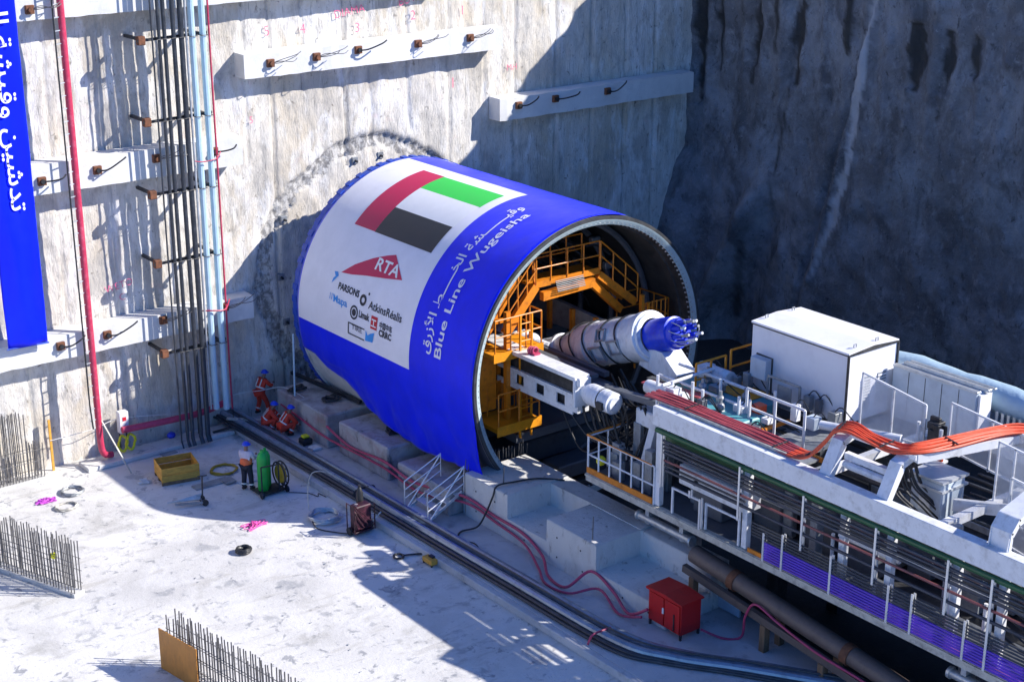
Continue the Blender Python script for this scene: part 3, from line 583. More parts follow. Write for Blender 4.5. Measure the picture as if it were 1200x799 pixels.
# -- screw conveyor
sd = Vector((0, -1, .375)).normalized(); s0 = Vector((0, -9.7, 4.10))
def S(t, r=0, a=0):
    side = Vector((1, 0, 0)); up = side.cross(sd); up = -up if up.z < 0 else up
    return s0 + sd * t + side * r * math.cos(a) + up * r * math.sin(a)
b = MB().lathe([(0, .42), (3.6, .44), (3.62, .52), (3.75, .52), (3.77, .46), (4.6, .50), (4.62, .58), (5.0, .68), (5.6, .73), (5.62, .70), (7.4, .70), (7.42, .74), (7.9, .74)], s0, sd, 40)
rr_ = random.Random(8)
scr = b.build('screw_conveyor', 'wrap', tbm)
b = MB()
for t, r in ((4.3, .50), (5.05, .72), (5.75, .73), (6.6, .715), (7.35, .73)): b.tube([S(t + .12 * math.sin(a * 2), r + .012, a) for a in np.linspace(0, 6.28, 33)[:-1]], .028, 5, closed=True)
b.build('strap', 'dark', scr)
b = MB()
for t0_, a0, w_, h_ in ((6.3, 3.5, .55, .5), (7.2, 3.3, .5, .42), (6.6, 2.7, .4, .35)):
    c = S(t0_, .75, a0); n_ = (c - S(t0_)).normalized(); e1 = sd; e2 = sd.cross(n_)
    q = [c + e1 * sx * w_ / 2 + e2 * sy * h_ / 2 for sx, sy in ((-1, -1), (1, -1), (1, 1), (-1, 1))]
    b.tube(q, .045, 6, closed=True)
b.build('hatch_frame', 'steelg', scr)
b = MB().lathe([(7.9, .74), (7.92, .78), (8.2, .80), (8.22, .72), (8.3, .70), (8.31, .55)], s0, sd, 40); b.build('gear_flange', 'wrap', scr)
b = MB().lathe([(8.31, .50), (8.6, .52), (9.3, .50), (9.32, .44), (9.5, .40), (9.5, .02)], s0, sd, 32); mo = b.build('drive_housing', 'bluecap', scr)
for k in range(8):
    a = k * math.pi / 4 + .3; q = MB().tube([S(9.5, .30, a), S(9.85, .30, a)], .085, 10).build('drive_motor', 'bluecap', mo); MB().tube([S(9.85, .30, a), S(10.02 + .12 * (k % 3), .29, a)], .045, 8).build('motor_spigot', 'wrap' if k % 2 else 'steelg', q)
b = MB()
for k in range(9):
    a = k * .7; b.tube(spline([S(9.4, .40, a), S(9.6, .42, a + .2), S(9.9, .36, a + .5), S(10.02, .28, a + .9)], 5), .016, 5)
b.build('motor_hose', 'galv', mo)
b = MB().prism([(-17.4, 6.75), (-18.2, 6.75), (-18.9, 6.2), (-18.5, 5.9), (-17.2, 6.1)], 0, -.35, .4); b.build('discharge_chute', 'wrap', scr)
b = MB(); r_ = random.Random(12)
for k in range(16):
    x = r_.uniform(-2.4, 1.0); y0 = -15.0 - r_.random() * 1.5; z = 5.2 - r_.random() * .9
    b.tube(spline([(x, y0, z), (x + r_.uniform(-.3, .3), y0 - 1.1, z - .55 - .4 * r_.random()), (x + r_.uniform(-.3, .3), y0 - 2.2, z - .2), (x + r_.uniform(-.5, .5), -19.0, 5.4 + r_.random() * .5)], 7), r_.choice([.03, .045, .06]), 6)
b.build('umbilical_hose', 'black', tbm)

# ================================================================== FABRIC WRAP OVER THE SHIELD
def Cy(th, y, r=R0 + .05):
    a = math.radians(th); return (r * math.cos(a), y, ZC + r * math.sin(a))
drape = thing('shield_wrap', (-4.6, -9.5, 2.4), 'royal blue and white fabric wrap with flag, logos and project name stretched over the shield', 'banner')
yl, yr = -4.42, -14.62; NY = 90; botY = [-4.5, -5.76, -7.02, -8.16, -9.2, -10.2, -11.66, -13.0, -13.8, -14.52]; botZ = [4.45, 3.62, 3.40, 2.85, 2.62, 2.46, 2.38, 2.5, 2.6, 2.55]
rows = []
def folds(y, k):
    return k * (.06 * math.sin(y * 1.5 + k * 2.5) + .02 * math.sin(y * 4.3 - k * 3 + 1) + .12 * float(fbm(np.array(y * 1.1), np.array(k * 1.3), 3, 61)))
for i in range(NY + 1):
    y = yl + (yr - yl) * i / NY; row = []
    zb = float(np.interp(-y, [-v_ for v_ in botY], botZ))
    for th in np.arange(74, 184, 2.): row.append(Cy(th, y, R0 + .045 + .008 * vn(th * .2, y * 1.5, 3)))
    for th in np.arange(184, 198, 2.): 
        k = (th - 184) / 14; row.append(Cy(th, y, R0 + .045 + .04 * k + .6 * abs(folds(y, k * .4))))
    x1, _, z1 = Cy(197, y, R0 + .09)
    for j in range(1, 17):
        k = j / 16; z = z1 + (zb - z1) * k
        zz = min(z, z1); x = x1 + .25 * k * (1 if True else 0) - abs(folds(y, .35 + k)) * .9
        rim_x = -math.sqrt(max(.2, (R0 + .06) ** 2 - (z - ZC) ** 2))
        x = min(x, rim_x - .02)
        row.append((x, y, z))
    rows.append(row)
clo = grid('cloth', np.array(rows), 'blue', drape); so = clo.modifiers.new('s', 'SOLIDIFY'); so.thickness = .012; so.offset = 1
def patch(name, poly_or_rect, m, r, lab=None, parent=drape):
    th0, th1, y0, y1 = poly_or_rect; n = max(3, int(abs(th1 - th0) / 1.5)); k = 12
    P = np.array([[Cy(th0 + (th1 - th0) * i / n, y0 + (y1 - y0) * j / k, r) for j in range(k + 1)] for i in range(n + 1)])
    o = grid(name, P, m, parent)
    if lab: o['label'] = lab
    return o
RW = R0 + .068
wp = patch('white_panel', (90, 182.2, -4.50, -11.30), 'white', RW)
patch('flag_stripe', (97, 136.3, -6.25, -7.5), 'fred', RW + .01, 'red upright stripe of the flag', wp)
patch('flag_stripe', (97.3, 109.4, -7.5, -10.85), 'fgreen', RW + .01, 'green stripe of the flag', wp)
patch('flag_stripe', (109.4, 123.1, -7.5, -10.8), 'fwhite', RW + .01, 'white stripe of the flag', wp)
patch('flag_stripe', (123.1, 136.4, -7.5, -10.75), 'fblack', RW + .01, 'black stripe of the flag', wp)
def along(body, thb, y0, h, m, r=RW + .012, width=None, bold=0, lab=None, name='lettering', parent=wp, shear=0):
    """letters read towards -y, their tops towards the crown"""
    v, f, w = text_geo(body, h, 1., bold); k = (width / w) if width else 1
    P = [Cy(thb - math.degrees(q / R0), y0 - p * k - shear * q, r) for p, q in v]
    o = MB().add(P, f).build(name, m, parent)
    if lab: o['label'] = lab
    return o
def curved_poly(name, pts, m, r, parent, lab=None):
    """pts: (u along -y from 0, v arc height); u is y offset"""
    bm = bmesh.new(); vs_ = [bm.verts.new((p[0], p[1], 0)) for p in pts]; bm.faces.new(vs_)
    for c in np.arange(min(p[1] for p in pts) + .06, max(p[1] for p in pts), .08):
        bmesh.ops.bisect_plane(bm, geom=bm.verts[:] + bm.edges[:] + bm.faces[:], plane_co=(0, c, 0), plane_no=(0, 1, 0))
    b = MB(); bm.verts.index_update(); bm.verts.ensure_lookup_table()
    b.add([Cy(180 - math.degrees(v_.co.y / R0), -v_.co.x, r) for v_ in bm.verts], [[v_.index for v_ in f_.verts] for f_ in bm.faces]); bm.free()
    o = b.build(name, m, parent)
    if lab: o['label'] = lab
    return o
A_ = lambda th: math.radians(180 - th) * R0
pts = [(6.80, A_(156.6)), (7.4, A_(151.5)), (8.2, A_(146.5)), (8.8, A_(143.6)), (9.22, A_(142.0)), (9.55, A_(145.0)), (10.1, A_(150.3)), (9.2, A_(152.2)), (8.2, A_(154.0)), (7.4, A_(155.8))]
rt = curved_poly('logo_triangle', pts, 'fred', RW + .010, wp, 'crimson triangle of the transport authority logo')
along('RTA', 150.2, -8.50, .40, 'fwhite', RW + .02, 1.32, .012, 'white letters RTA', parent=rt, shear=0)
along('PARSONS', 163.2, -6.86, .22, 'ink', width=1.28, bold=.010)
curved_poly('company_mark', [(6.42, A_(162.0)), (6.55, A_(160.5)), (6.72, A_(158.2)), (6.62, A_(156.8)), (6.42, A_(157.2)), (6.55, A_(158.8)), (6.45, A_(160))], 'inkblue', RW + .012, wp)
along('AtkinsR\u00e9alis', 165.6, -8.78, .26, 'ink', width=1.92, bold=.006)
def ring(thc, yc, ro, ri, m):
    n = 24; P = []; F = []
    for k in range(n):
        a = 6.2832 * k / n
        for r in (ro, ri): P.append(Cy(thc - math.degrees(r * math.sin(a) / R0), yc - r * math.cos(a), RW + .012))
    for k in range(n): j = (k + 1) % n; F.append((2 * k, 2 * j, 2 * j + 1, 2 * k + 1))
    return MB().add(P, F).build('company_mark', m, wp)
ring(163.4, -8.42, .19, .09, 'ink'); ring(160.2, -8.68, .045, .005, 'ink')
along('Mapa', 168.9, -6.72, .24, 'inkblue', width=.86, bold=.006, shear=-.25)
along('//', 168.5, -6.46, .22, 'inkblue', width=.22, shear=-.3)
ring(169.6, -8.02, .235, .17, 'ink'); ring(169.6, -8.02, .12, .005, 'ink')
along('Limak', 170.4, -8.32, .22, 'ink', width=.62, bold=.010)
curved_poly('company_mark', [(9.05, A_(172.8)), (9.42, A_(172.8)), (9.42, A_(167.6)), (9.05, A_(167.6))], 'inkred', RW + .012, wp)
along('\u5de5', 171.7, -9.08, .22, 'fwhite', RW + .02, width=.3, bold=.01)
along('\u4e2d\u56fd\u4e2d\u8f66', 171.0, -9.56, .17, 'ink', width=.72, bold=.006)
along('CRRC', 174.1, -9.56, .2, 'ink', width=.72, bold=.012)
along('TIRE', 176.5, -7.95, .16, 'ink', width=.62)
for th in (174.2, 178.6): curved_poly('logo_bar', [(7.72, A_(th)), (8.72, A_(th)), (8.72, A_(th + .5)), (7.72, A_(th + .5))], 'ink', RW + .012, wp)
curved_poly('logo_bar', [(7.72, A_(174.2)), (7.78, A_(174.2)), (7.78, A_(178.6)), (7.72, A_(178.6))], 'ink', RW + .012, wp)
curved_poly('company_mark', [(8.78, A_(178.8)), (9.22, A_(178.2)), (9.3, A_(174)), (9.08, A_(175)), (8.92, A_(176.2)), (8.8, A_(174.4))], 'inkblue', RW + .012, wp)
# project name running up the blue band
def around(body, y_base, th0, th1, h, m, bold=0.):
    v, f, w = text_geo(body, h, 1., bold); span = math.radians(th0 - th1) * R0; k = span / w
    P = [Cy(th0 - math.degrees(p * k / R0), y_base + q, R0 + .078) for p, q in v]
    return MB().add(P, f).build('project_name', m, drape)
around('Blue Line Wugeisha', -12.98, 172.5, 104.5, .34, 'white', .006)
around(' '.join([AR_AZRAQ, AR_KHAT(KS * 5), AR_WUQAISHA(KS * 6)]), -12.36, 172.5, 101.5, .38, 'white', .008)

# ================================================================== CONCRETE CRADLE BLOCKS
def steps(name, xb, yb_, H, z0, m, jit=.012, seed=0):
    """block with stepped top: xb, yb_ breaks, H[i][j] heights; only outer faces are built"""
    b = MB(); nx, ny = len(xb) - 1, len(yb_) - 1; h = lambda i, j: H[i][j] if 0 <= i < nx and 0 <= j < ny else z0
    for i in range(nx):
        for j in range(ny):
            z = h(i, j)
            if z <= z0: continue
            x0, x1, y0, y1 = xb[i], xb[i + 1], yb_[j], yb_[j + 1]
            b.add([(x0, y0, z), (x1, y0, z), (x1, y1, z), (x0, y1, z)], [(0, 1, 2, 3)])
            for (a, c, k) in (((x0, y0), (x1, y0), h(i, j - 1)), ((x1, y0), (x1, y1), h(i + 1, j)), ((x1, y1), (x0, y1), h(i, j + 1)), ((x0, y1), (x0, y0), h(i - 1, j))):
                if k < z: b.add([(*a, k), (*c, k), (*c, z), (*a, z)], [(0, 1, 2, 3)])
    o = b.build(name, m)
    bm = bmesh.new(); bm.from_mesh(o.data); bmesh.ops.remove_doubles(bm, verts=bm.verts, dist=.002)
    ed = [e for e in bm.edges if len(e.link_faces) == 2 and e.calc_face_angle(0) > 1]
    bmesh.ops.bevel(bm, geom=ed, offset=.035, segments=2, affect='EDGES', clamp_overlap=True)
    bm.to_mesh(o.data); bm.free(); return o
M['block'].node_tree.nodes['Bump'].inputs['Distance'].default_value = .03
big = steps('cradle_block', [-3.5, -1.75, -1.02], [-22.0, -19.0, -16.7, -14.75, -12.5], [[.85, 1.68, .95, 1.75], [1.66, 1.70, 1.70, 1.75]], .24, 'block')
tag(big, 'large stepped concrete cradle block with notches, in front of the open end of the shield', 'concrete block')
gname = 'concrete cradle blocks beside the shield'; big['group'] = gname
for (x, y, z) in [(-3.505, -13.1, 1.3), (-3.505, -14.1, 1.3), (-3.505, -13.1, .6), (-3.505, -14.2, .6), (-3.505, -17.2, 1.25), (-3.505, -18.3, 1.25), (-3.505, -17.2, .6), (-3.505, -18.4, .6), (-3.505, -20.2, .5), (-3.505, -21.3, .5), (-3.505, -15.6, .55)]:
    MB().tube([(x + .004, y, z), (x - .003, y, z)], .032, 10).build('tie_hole', 'dark', big)
for (x0, x1, y0, y1, z, lab) in [(-4.15, -1.2, -5.05, -1.5, 1.5, 'longest low cradle block, beside the crouching workers'), (-4.0, -1.0, -8.75, -5.6, 1.45, 'middle low cradle block under the hanging edge of the wrap'),
                                (-4.0, -1.0, -12.3, -9.3, 1.15, 'low cradle block behind the small aluminium steps')]:
    o = MB().box(x0, x1, y0, y1, .24, z, .05).build('cradle_block', 'cradle'); tag(o, lab, 'concrete block', gname)
# starter bars standing between the blocks and the shield
for i in range(9):
    y = -12.9 + .3 * i + random.uniform(-.05, .05); x = -3.0 + .3 * (i % 2)
st = thing('starter_bar_row', (-2.6, -12.4, 1.1), 'row of short steel bars sticking up behind the big stepped block', 'rebar')
for i in range(22):
    x = -3.4 + i * .12; y = -12.38 + .04 * random.random()
    MB().tube([(x, y, .9), (x + random.uniform(-.05, .05), y + random.uniform(-.05, .05), 2.05 + random.random() * .18)], .014, 5).build('bar', 'rebar', st)
for p, h, lab in [((-3.0, -13.9, 1.72), .55, 'single thin rod standing on the far tooth of the stepped block'), ((-3.3, -18.6, 1.66), .75, 'single thin rod standing on the near tooth of the stepped block')]:
    tag(MB().tube([p, (p[0] + .02, p[1], p[2] + h)], .018, 6).build('steel_rod', 'rebar'), lab, 'rod')
def hose(name, pts, r, m, label, cat='hose', grp=None, n=8):
    return tag(MB().tube(spline(pts, n), r, 8).build(name, m), label, cat, grp)
hz_ = 'red hoses draped along the cradle blocks'
hose('red_hose', [(-4.12, -5.0, 1.1), (-4.1, -6.5, .8), (-4.06, -8.6, .95), (-4.1, -10.5, .85), (-3.62, -12.6, .98), (-3.56, -14.1, .85), (-3.56, -15.6, .80), (-3.66, -16.7, .5), (-4.15, -17.6, .33), (-4.2, -18.5, .36), (-3.6, -18.9, .85), (-3.6, -19.9, .6), (-3.8, -20.8, .35), (-3.72, -21.5, .75)], .045, 'redhose', 'crimson hose snaking along the faces of the cradle blocks to the red cabinet, upper one', grp=hz_)
hose('red_hose', [(-4.14, -1.8, .95), (-4.19, -3.4, .85), (-4.2, -5.2, .7), (-4.05, -8.5, .7), (-4.1, -10.8, .6), (-3.66, -12.8, .82), (-3.6, -14.3, .68), (-3.66, -15.8, .55), (-4.05, -17.0, .33), (-4.5, -17.9, .32), (-4.35, -18.8, .33), (-3.7, -19.4, .5), (-4.0, -20.6, .32), (-3.9, -21.45, .55)], .04, 'redhose', 'crimson hose drooping lower along the cradle blocks, touching the ledge', grp=hz_)
hose('black_hose', [(-1.3, -14.9, 1.72), (-2.0, -14.4, 1.80), (-2.8, -14.2, 1.83), (-3.4, -14.1, 1.82), (-3.58, -14.1, 1.5), (-3.7, -13.9, .9), (-3.9, -13.7, .4), (-4.4, -13.5, .3), (-4.8, -13.9, .3), (-5.0, -14.6, .32)], .03, 'black', 'black hose hanging over the far tooth of the stepped block')
hose('black_cable', [(-5.0, -14.6, .32), (-4.75, -14.9, .29), (-4.55, -14.4, .29), (-4.9, -13.9, .29), (-5.1, -13.2, .5)], .02, 'black', 'small loop of black cable on the ledge beside the ground pipes', 'cable')

# red cabinet on legs
t = thing('red_cabinet', (-3.2, -22.1, .25), 'red steel cabinet on short legs beside the long ground pipes', 'cabinet')
MB().box(-3.62, -2.86, -22.75, -21.42, .42, 1.36, .015).build('body', 'redbox', t)
MB().prism([(-21.36, 1.365), (-22.8, 1.365), (-22.8, 1.40), (-22.1, 1.47), (-21.36, 1.43)], 0, -3.68, -2.8).build('lid', 'redbox', t)
for x in (-3.58, -2.9):
    for y in (-22.7, -21.47): MB().box(x - .03, x + .03, y - .03, y + .03, .25, .42).build('leg', 'dark', t)
d = MB().box(-3.65, -3.622, -22.70, -22.12, .47, 1.31).box(-3.65, -3.622, -22.06, -21.47, .47, 1.31).build('door', 'redbox', t)
MB().box(-3.68, -3.652, -22.09, -22.03, .85, 1.02).build('handle', 'steelw', d)
MB().bar((-3.665, -22.5, .5), (-3.665, -22.5, 1.0), .03).build('hinge_bar', 'dark', t)
# small white frame board near the posts
t = thing('tilted_panel', (-1.6, -22.4, .25), 'small pale panel leaning between the red cabinet and the rusty post', 'panel')
MB().prism([(-22.0, .3), (-22.85, .3), (-22.85, .78), (-22.0, .78)], 0, -1.42, -1.36).build('panel', 'palepanel', t)
MB().bar((-1.46, -21.95, .25), (-1.46, -22.0, .95), .05).bar((-1.46, -21.9, .85), (-1.3, -22.0, .95), .05).build('post', 'steelw', t)

# brown steel tube on a timber trestle
t = thing('steel_tube', (-1.95, -26, 1), 'long brown steel tube lying on rusty posts under the gantry', 'tube')
MB().tube([(-1.85, -21.4, 1.88), (-1.85, -23.1, 1.72), (-1.85, -28.5, 1.15), (-1.85, -33, .7)], .27, 18).build('tube', 'brown', t)
b = MB()
for y in (-23.05, -27.2): 
    z = 1.88 - (abs(y) - 21.4) * .104; MB().lathe([(-.12, .27), (-.12, .30), (.12, .30), (.12, .27)], (-1.85, y, z), (0, -1, -.104), 20).build('collar', 'rust', t)
b = MB().bar((-2.15, -21.3, 1.5), (-2.15, -33, .28), .16, .22).bar((-1.55, -21.3, 1.5), (-1.55, -33, .28), .16, .22).build('bearer', 'brown', t)
for y, z in ((-21.7, 1.35), (-24.5, 1.06), (-26.6, .84)):
    MB().box(-2.26, -2.04, y - .1, y + .1, .25, z, .01).build('post', 'wood', t); MB().box(-1.64, -1.44, y - .1, y + .1, .25, z, .01).build('post', 'wood', t)
hose('red_hose', [(-3.0, -22.9, .5), (-2.6, -23.4, .3), (-2.2, -23.7, .35), (-2.3, -23.9, 1.1), (-2.25, -24.2, 1.58), (-2.2, -25, 1.35), (-2.25, -26.4, 1.12), (-2.2, -28.2, .95), (-2.3, -30, .7)], .035, 'redhose', 'crimson hose looping up onto the brown steel tube and along it')

# ================================================================== GROUND PIPES
gp = 'pipes lying on the ground beside the ledge'
base_line = [(-5.35, .3), (-5.25, -1.8), (-5.1, -8.6), (-5.05, -12.6), (-4.98, -17.3), (-4.85, -21.8), (-4.2, -23.6), (-3.2, -25.0), (-1.9, -27.0), (0, -29.8)]
for off, z, r, m, lab in [(.05, .40, .15, 'greyblue', 'grey-blue ground pipe nearest the cradle blocks'), (-.31, .39, .13, 'greyblue', 'grey-blue ground pipe, second from the cradle blocks'), (-.52, .33, .07, 'blackp', 'black ground pipe lying on the ledge against the grey-blue pair'),
                          (-.66, .31, .045, 'blackp', 'slim black ground pipe furthest from the cradle blocks'), (-.14, .56, .03, 'blackp', 'thin black cable lying on top of the grey-blue ground pipes')]:
    pts = []
    for i, (x, y) in enumerate(base_line):
        yy = y; xx = x + off
        pts.append((xx - (.0 if y > -22 else .0), yy - (0 if y > -22.5 else -off * -.4), z + (.0 if i % 2 else .008) ))
    tag(MB().tube(spline(pts, 10), r, 10).build('ground_pipe', m), lab, 'pipe', gp)
for y, lab in ((-9.2, 'tie strap over the ground pipes beside the gas bottle trolley'), (-21.3, 'red tie strap over the ground pipes beside the red cabinet')):
    tag(MB().tube(spline([(-5.75, y, .26), (-5.6, y, .5), (-5.2, y, .52), (-4.9, y, .5), (-4.8, y, .26)], 5), .03, 6).build('pipe_strap', 'redhose' if y < -20 else 'black'), lab, 'strap')
tag(MB().bar((-5.9, -.8, .5), (-4.4, -2.2, .45), .16, .05).build('loose_plank', 'cream'), 'grey plank lying across the far end of the ground pipes', 'plank')
tag(MB().bar((-6.6, -1.0, .18), (-5.0, -1.4, .42), .12, .05).build('loose_plank', 'dark'), 'dark plank lying beside the pipes at the wall foot', 'plank')
tag(MB().box(-6.02, -5.803, -39.0, -5.2, .0, .245, .02).build('kerb', 'ledge'), kind='structure')

# ================================================================== BACKUP GANTRY
GX = -3.2; GE = -39.0
gan = thing('backup_gantry', (0, -28, .2), 'long white steel gantry full of conduits and pipes trailing behind the shield', 'gantry')
MB().box(GX - .06, GX + .10, GE, -18.2, 3.44, 3.68).box(GX - .1, GX - .06, GE, -18.2, 3.60, 3.66).build('sill_beam', 'cream', gan)
MB().box(2.9, 3.06, GE, -19, 3.44, 3.68).build('sill_beam', 'steelw', gan)
MB().box(GX - .03, GX + .01, -21.0, -18.2, 3.685, 3.86).build('kick_plate', 'orange', gan)
MB().box(GX - .03, GX + .01, GE, -24.7, 3.685, 3.80).build('kick_plate', 'orange', gan)
MB().box(GX + .11, -1.6, GE, -18.25, 3.55, 3.62).build('walkway', 'darkg', gan)
MB().box(-1.55, 2.88, GE, -19.4, 3.2, 3.5).build('chassis', 'dark', gan)
for y in (-21.15, -24.5, -27.75, -29.2, -31.1, -32.35, -35.5):
    MB().box(GX + .02, GX + .20, y - .09, y + .09, 3.685, 6.075, .008).build('post', 'steelw', gan)
for y in (-21.6, -26.0, -30.2, -34.5):
    MB().box(-2.2, -1.92, y - .12, y + .12, 3.63, 6.2, .01).build('inner_post', 'steelg', gan)
    MB().box(2.6, 2.88, y - .14, y + .14, 3.5, 6.0, .01).build('far_post', 'steelw', gan)
MB().box(GX - .05, GX + .27, GE, -20.95, 6.08, 6.63, .012).build('top_beam', 'steelw', gan)
MB().box(2.6, 2.9, GE, -20.95, 6.0, 6.3, .012).build('top_beam', 'steelw', gan)
b = MB()
for y in (-21.3, -26.1, -29.9, -34): MB().box(GX + .28, 2.59, y - .1, y + .1, 6.0, 6.2).build('cross_beam', 'steelw', gan)
MB().tube([(GX - .02, -21.1, 5.97), (GX - .02, GE, 5.97)], .075, 10).tube([(GX + .12, -21.1, 5.86), (GX + .12, GE, 5.86)], .05, 8).build('green_pipe', 'green', gan)
MB().box(GX + .14, GX + .17, -24.3, -21.3, 5.62, 5.94).build('green_sheet', 'green', gan)
r_ = random.Random(3)
for i in range(7):       # upper conduits
    z = 5.78 - i * (.11 if i < 4 else .14); y0 = -21.45 - .02 * i
    m = ['slate', 'slate', 'blackp', 'slate', 'browncond', 'blackp', 'slate', 'blackp', 'slate'][i]
    MB().tube([(GX - .10, y0, z), (GX - .10, GE if i != 5 else -24.6, z + .006)], .034 if i % 3 else .042, 8).build('conduit', m, gan)
for i in range(3):       # second, deeper rows in the first bays
    z = 5.7 - i * .17; MB().tube([(GX + .30, -21.5, z), (GX + .30, GE, z)], .04, 8).build('conduit', ['slate', 'browncond', 'blackp'][i], gan)
for i in range(5):
    z = 4.62 - i * .085; MB().tube([(GX - .10, -24.9, z), (GX - .10, GE, z - .02)], .026, 6).build('conduit', 'blackp', gan)
for i in range(7):
    z = 4.22 - i * .075; MB().tube([(GX - .12, -25.35, z), (GX - .12, GE, z - .02)], .03, 8).build('violet_conduit', 'purple', gan)
for y, z0, z1 in [(-21.45, 4.4, 5.95), (-23.0, 3.7, 4.6), (-24.4, 4.5, 6.02), (-25.35, 3.7, 4.5), (-26.6, 4.5, 6.0), (-27.6, 3.7, 4.75), (-28.9, 4.5, 6.0), (-30.1, 3.7, 4.75), (-31.0, 4.6, 6.0), (-32.2, 3.7, 6.0), (-33.5, 3.7, 6), (-22.6, 4.5, 4.7), (-26.0, 3.7, 4.7), (-29.4, 3.7, 4.7), (-31.6, 3.7, 4.7)]:
    MB().box(GX - .16, GX - .135, y - .03, y + .03, z0, z1).box(GX - .065, GX - .04, y - .03, y + .03, max(z0, 3.7), z1).build('conduit_bracket', 'alu', gan)
# white panel tank behind the first conduits, framed openings under it
tk = MB().box(-3.0, -2.4, -24.35, -21.8, 4.55, 5.12, .03).build('side_tank', 'steelw', gan)
MB().tube([(-3.02, -21.9, 4.8), (-3.02, -24.3, 4.8)], .025, 6).sphere((-3.04, -22.5, 4.8), .08).build('tank_pipe', 'blackp', tk)
b = MB()
for a_, c_ in ((-22.95, -21.75), (-24.35, -23.05)):
    b.box(GX + .0, GX + .05, a_, c_, 4.42, 4.47).box(GX, GX + .05, a_, a_ + .06, 3.69, 4.418).box(GX, GX + .05, c_ - .06, c_, 3.69, 4.418)
b.build('lower_frame', 'steelw', gan)
b = MB().box(-2.5, -1.7, -23, -21.9, 3.63, 4.3, .03); b.build('machine_box', 'darkg', gan)
# dense machinery inside
b = MB(); b2 = MB()
for k in range(46):
    y = r_.uniform(-37, -20); x = r_.uniform(-1.5, 2.3); s_ = r_.uniform(.2, .7); z = 3.52
    MB().box(x - s_ * .5, x + s_ * .5, y - s_, y + s_, z, z + r_.uniform(.5, 1.9), .03).build('machinery_box', 'darkg' if r_.random() < .72 else 'steelg', gan)
b = MB()
for k in range(26):
    x = r_.uniform(-1.9, 2.2); z = r_.uniform(4.6, 5.8); y = r_.uniform(-36, -21); b.tube([(x, y, z), (x + r_.uniform(-.2, .2), y - r_.uniform(2, 7), z)], r_.choice([.03, .05, .09]), 7)
b.build('inner_pipe', 'blackp', gan)
b = MB()
for k in range(10):
    x = r_.uniform(-2.2, -1.7); z = r_.uniform(4.0, 5.9); y = -21 - k * 1.5; b.tube([(x, y, z), (x, y - 2.4, z)], .035, 6)
b.build('inner_pipe', 'galv', gan)
# white stub columns and a handrail seen through the side
b = MB()
for y in (-27.0, -28.4, -30.6, -31.6): b.tube([(-2.6, y, 3.7), (-2.6, y, 4.9)], .05, 8)
for y0, y1, z in ((-27.2, -29.1, 4.95), (-29.0, -32.0, 5.1)): b.tube([(-2.6, y0, z), (-2.6, y1, z)], .06, 8)
b.build('inner_rail', 'steelw', gan)
b = MB()
for k in range(5): b.tube([(-2.95 + .04 * k, -32.3, 5.6 - .3 * k), (-2.85 + .05 * k, -33.4, 5.2 - .32 * k), (-2.6, -34.6, 4.9 - .3 * k), (-2.4, -37, 4.8 - .25 * k)], .035, 6)
b.build('loose_cable', 'black', gan)
# front walkway with railing
b = MB(); railing(b, [(GX, -18.22, 3.68), (GX, -21.05, 3.68)], 1.15, .48, .028); railing(b, [(-1.7, -18.24, 3.68), (GX, -18.24, 3.68)], 1.15, .6, .026)
ra = b.build('walkway_railing', 'steelw', gan)
b = MB().tube([(-1.7, -18.2, 4.86), (GX - .02, -18.2, 4.86), (GX - .02, -18.75, 4.86)], .035, 6).tube([(GX - .02, -18.75, 4.86), (GX - .02, -20.95, 4.86)], .018, 6); b.build('rail_tape', 'orange', ra)
MB().sphere((GX + .22, -18.55, 4.1), .15).build('yellow_float', 'yellow', gan)
b = MB()
for k in range(14):
    y = r_.uniform(-21, -18.4); x = r_.uniform(-2.9, -1.6); b.box(x - .12, x + .12, y - .15, y + .15, 3.63, r_.uniform(4.1, 5.3), .01)
b.build('valve_cabinet', 'steelg', gan)
b = MB()
for k in range(18):
    y = r_.uniform(-21, -18.6); x = r_.uniform(-2.9, -1.4); b.tube(spline([(x, y, 5.8), (x + .1, y - .1, 5.2), (x + r_.uniform(-.3, .3), y, 4.4), (x, y + .2, 3.7)], 4), r_.choice([.02, .035]), 6)
b.build('hanging_hose', 'black', gan)
b = MB().bar((-2.4, -19.7, 3.7), (-1.8, -19.7, 5.6), .25, .3).bar((-2.6, -20.3, 4.0), (-1.6, -20.4, 5.7), .18, .4).box(-2.1, -1.3, -19.9, -19.0, 5.2, 5.7, .04); b.build('coupling_arm', 'steelw', gan)
b = MB().bar((-1.9, -17.0, 5.75), (-1.9, -21.0, 6.1), .25, .18).bar((.3, -17.0, 5.4), (.3, -21, 5.9), .25, .2); b.build('tow_beam', 'darkg', gan)
# hose tray and its arches
tray = MB()
path = [(-2.93, -20.6), (-2.93, -25.5)]
tray.box(-2.98, -2.92, -25.6, -20.9, 6.64, 6.72).box(-2.45, -2.40, -25.6, -20.9, 6.64, 6.72).box(-2.93, -2.42, -25.6, -20.9, 6.635, 6.65)
tray.build('hose_tray', 'cream', gan)
def arch(y, nm='arch_frame'):
    b = MB(); w_ = .34
    for x0, z0, x1, z1 in ((-3.02, 6.63, -2.62, 7.42), (-2.62, 7.42, -2.25, 7.58)):
        d = Vector((x1 - x0, 0, z1 - z0)).normalized(); b.bar((x0, y, z0), (x1 + d.x * .03, y, z1 + d.z * .03), w_, .06, up=(-d.z, 0, d.x))
        for s_ in (-1, 1): b.bar((x0 + .08, y + s_ * (w_ / 2 - .02), z0 - .03), (x1 + .08, y + s_ * (w_ / 2 - .02), z1 - .09), .03, .16, up=(-d.z, 0, d.x))
    return b.build(nm, 'steelw', gan)
for y in (-26.95, -28.75): arch(y)
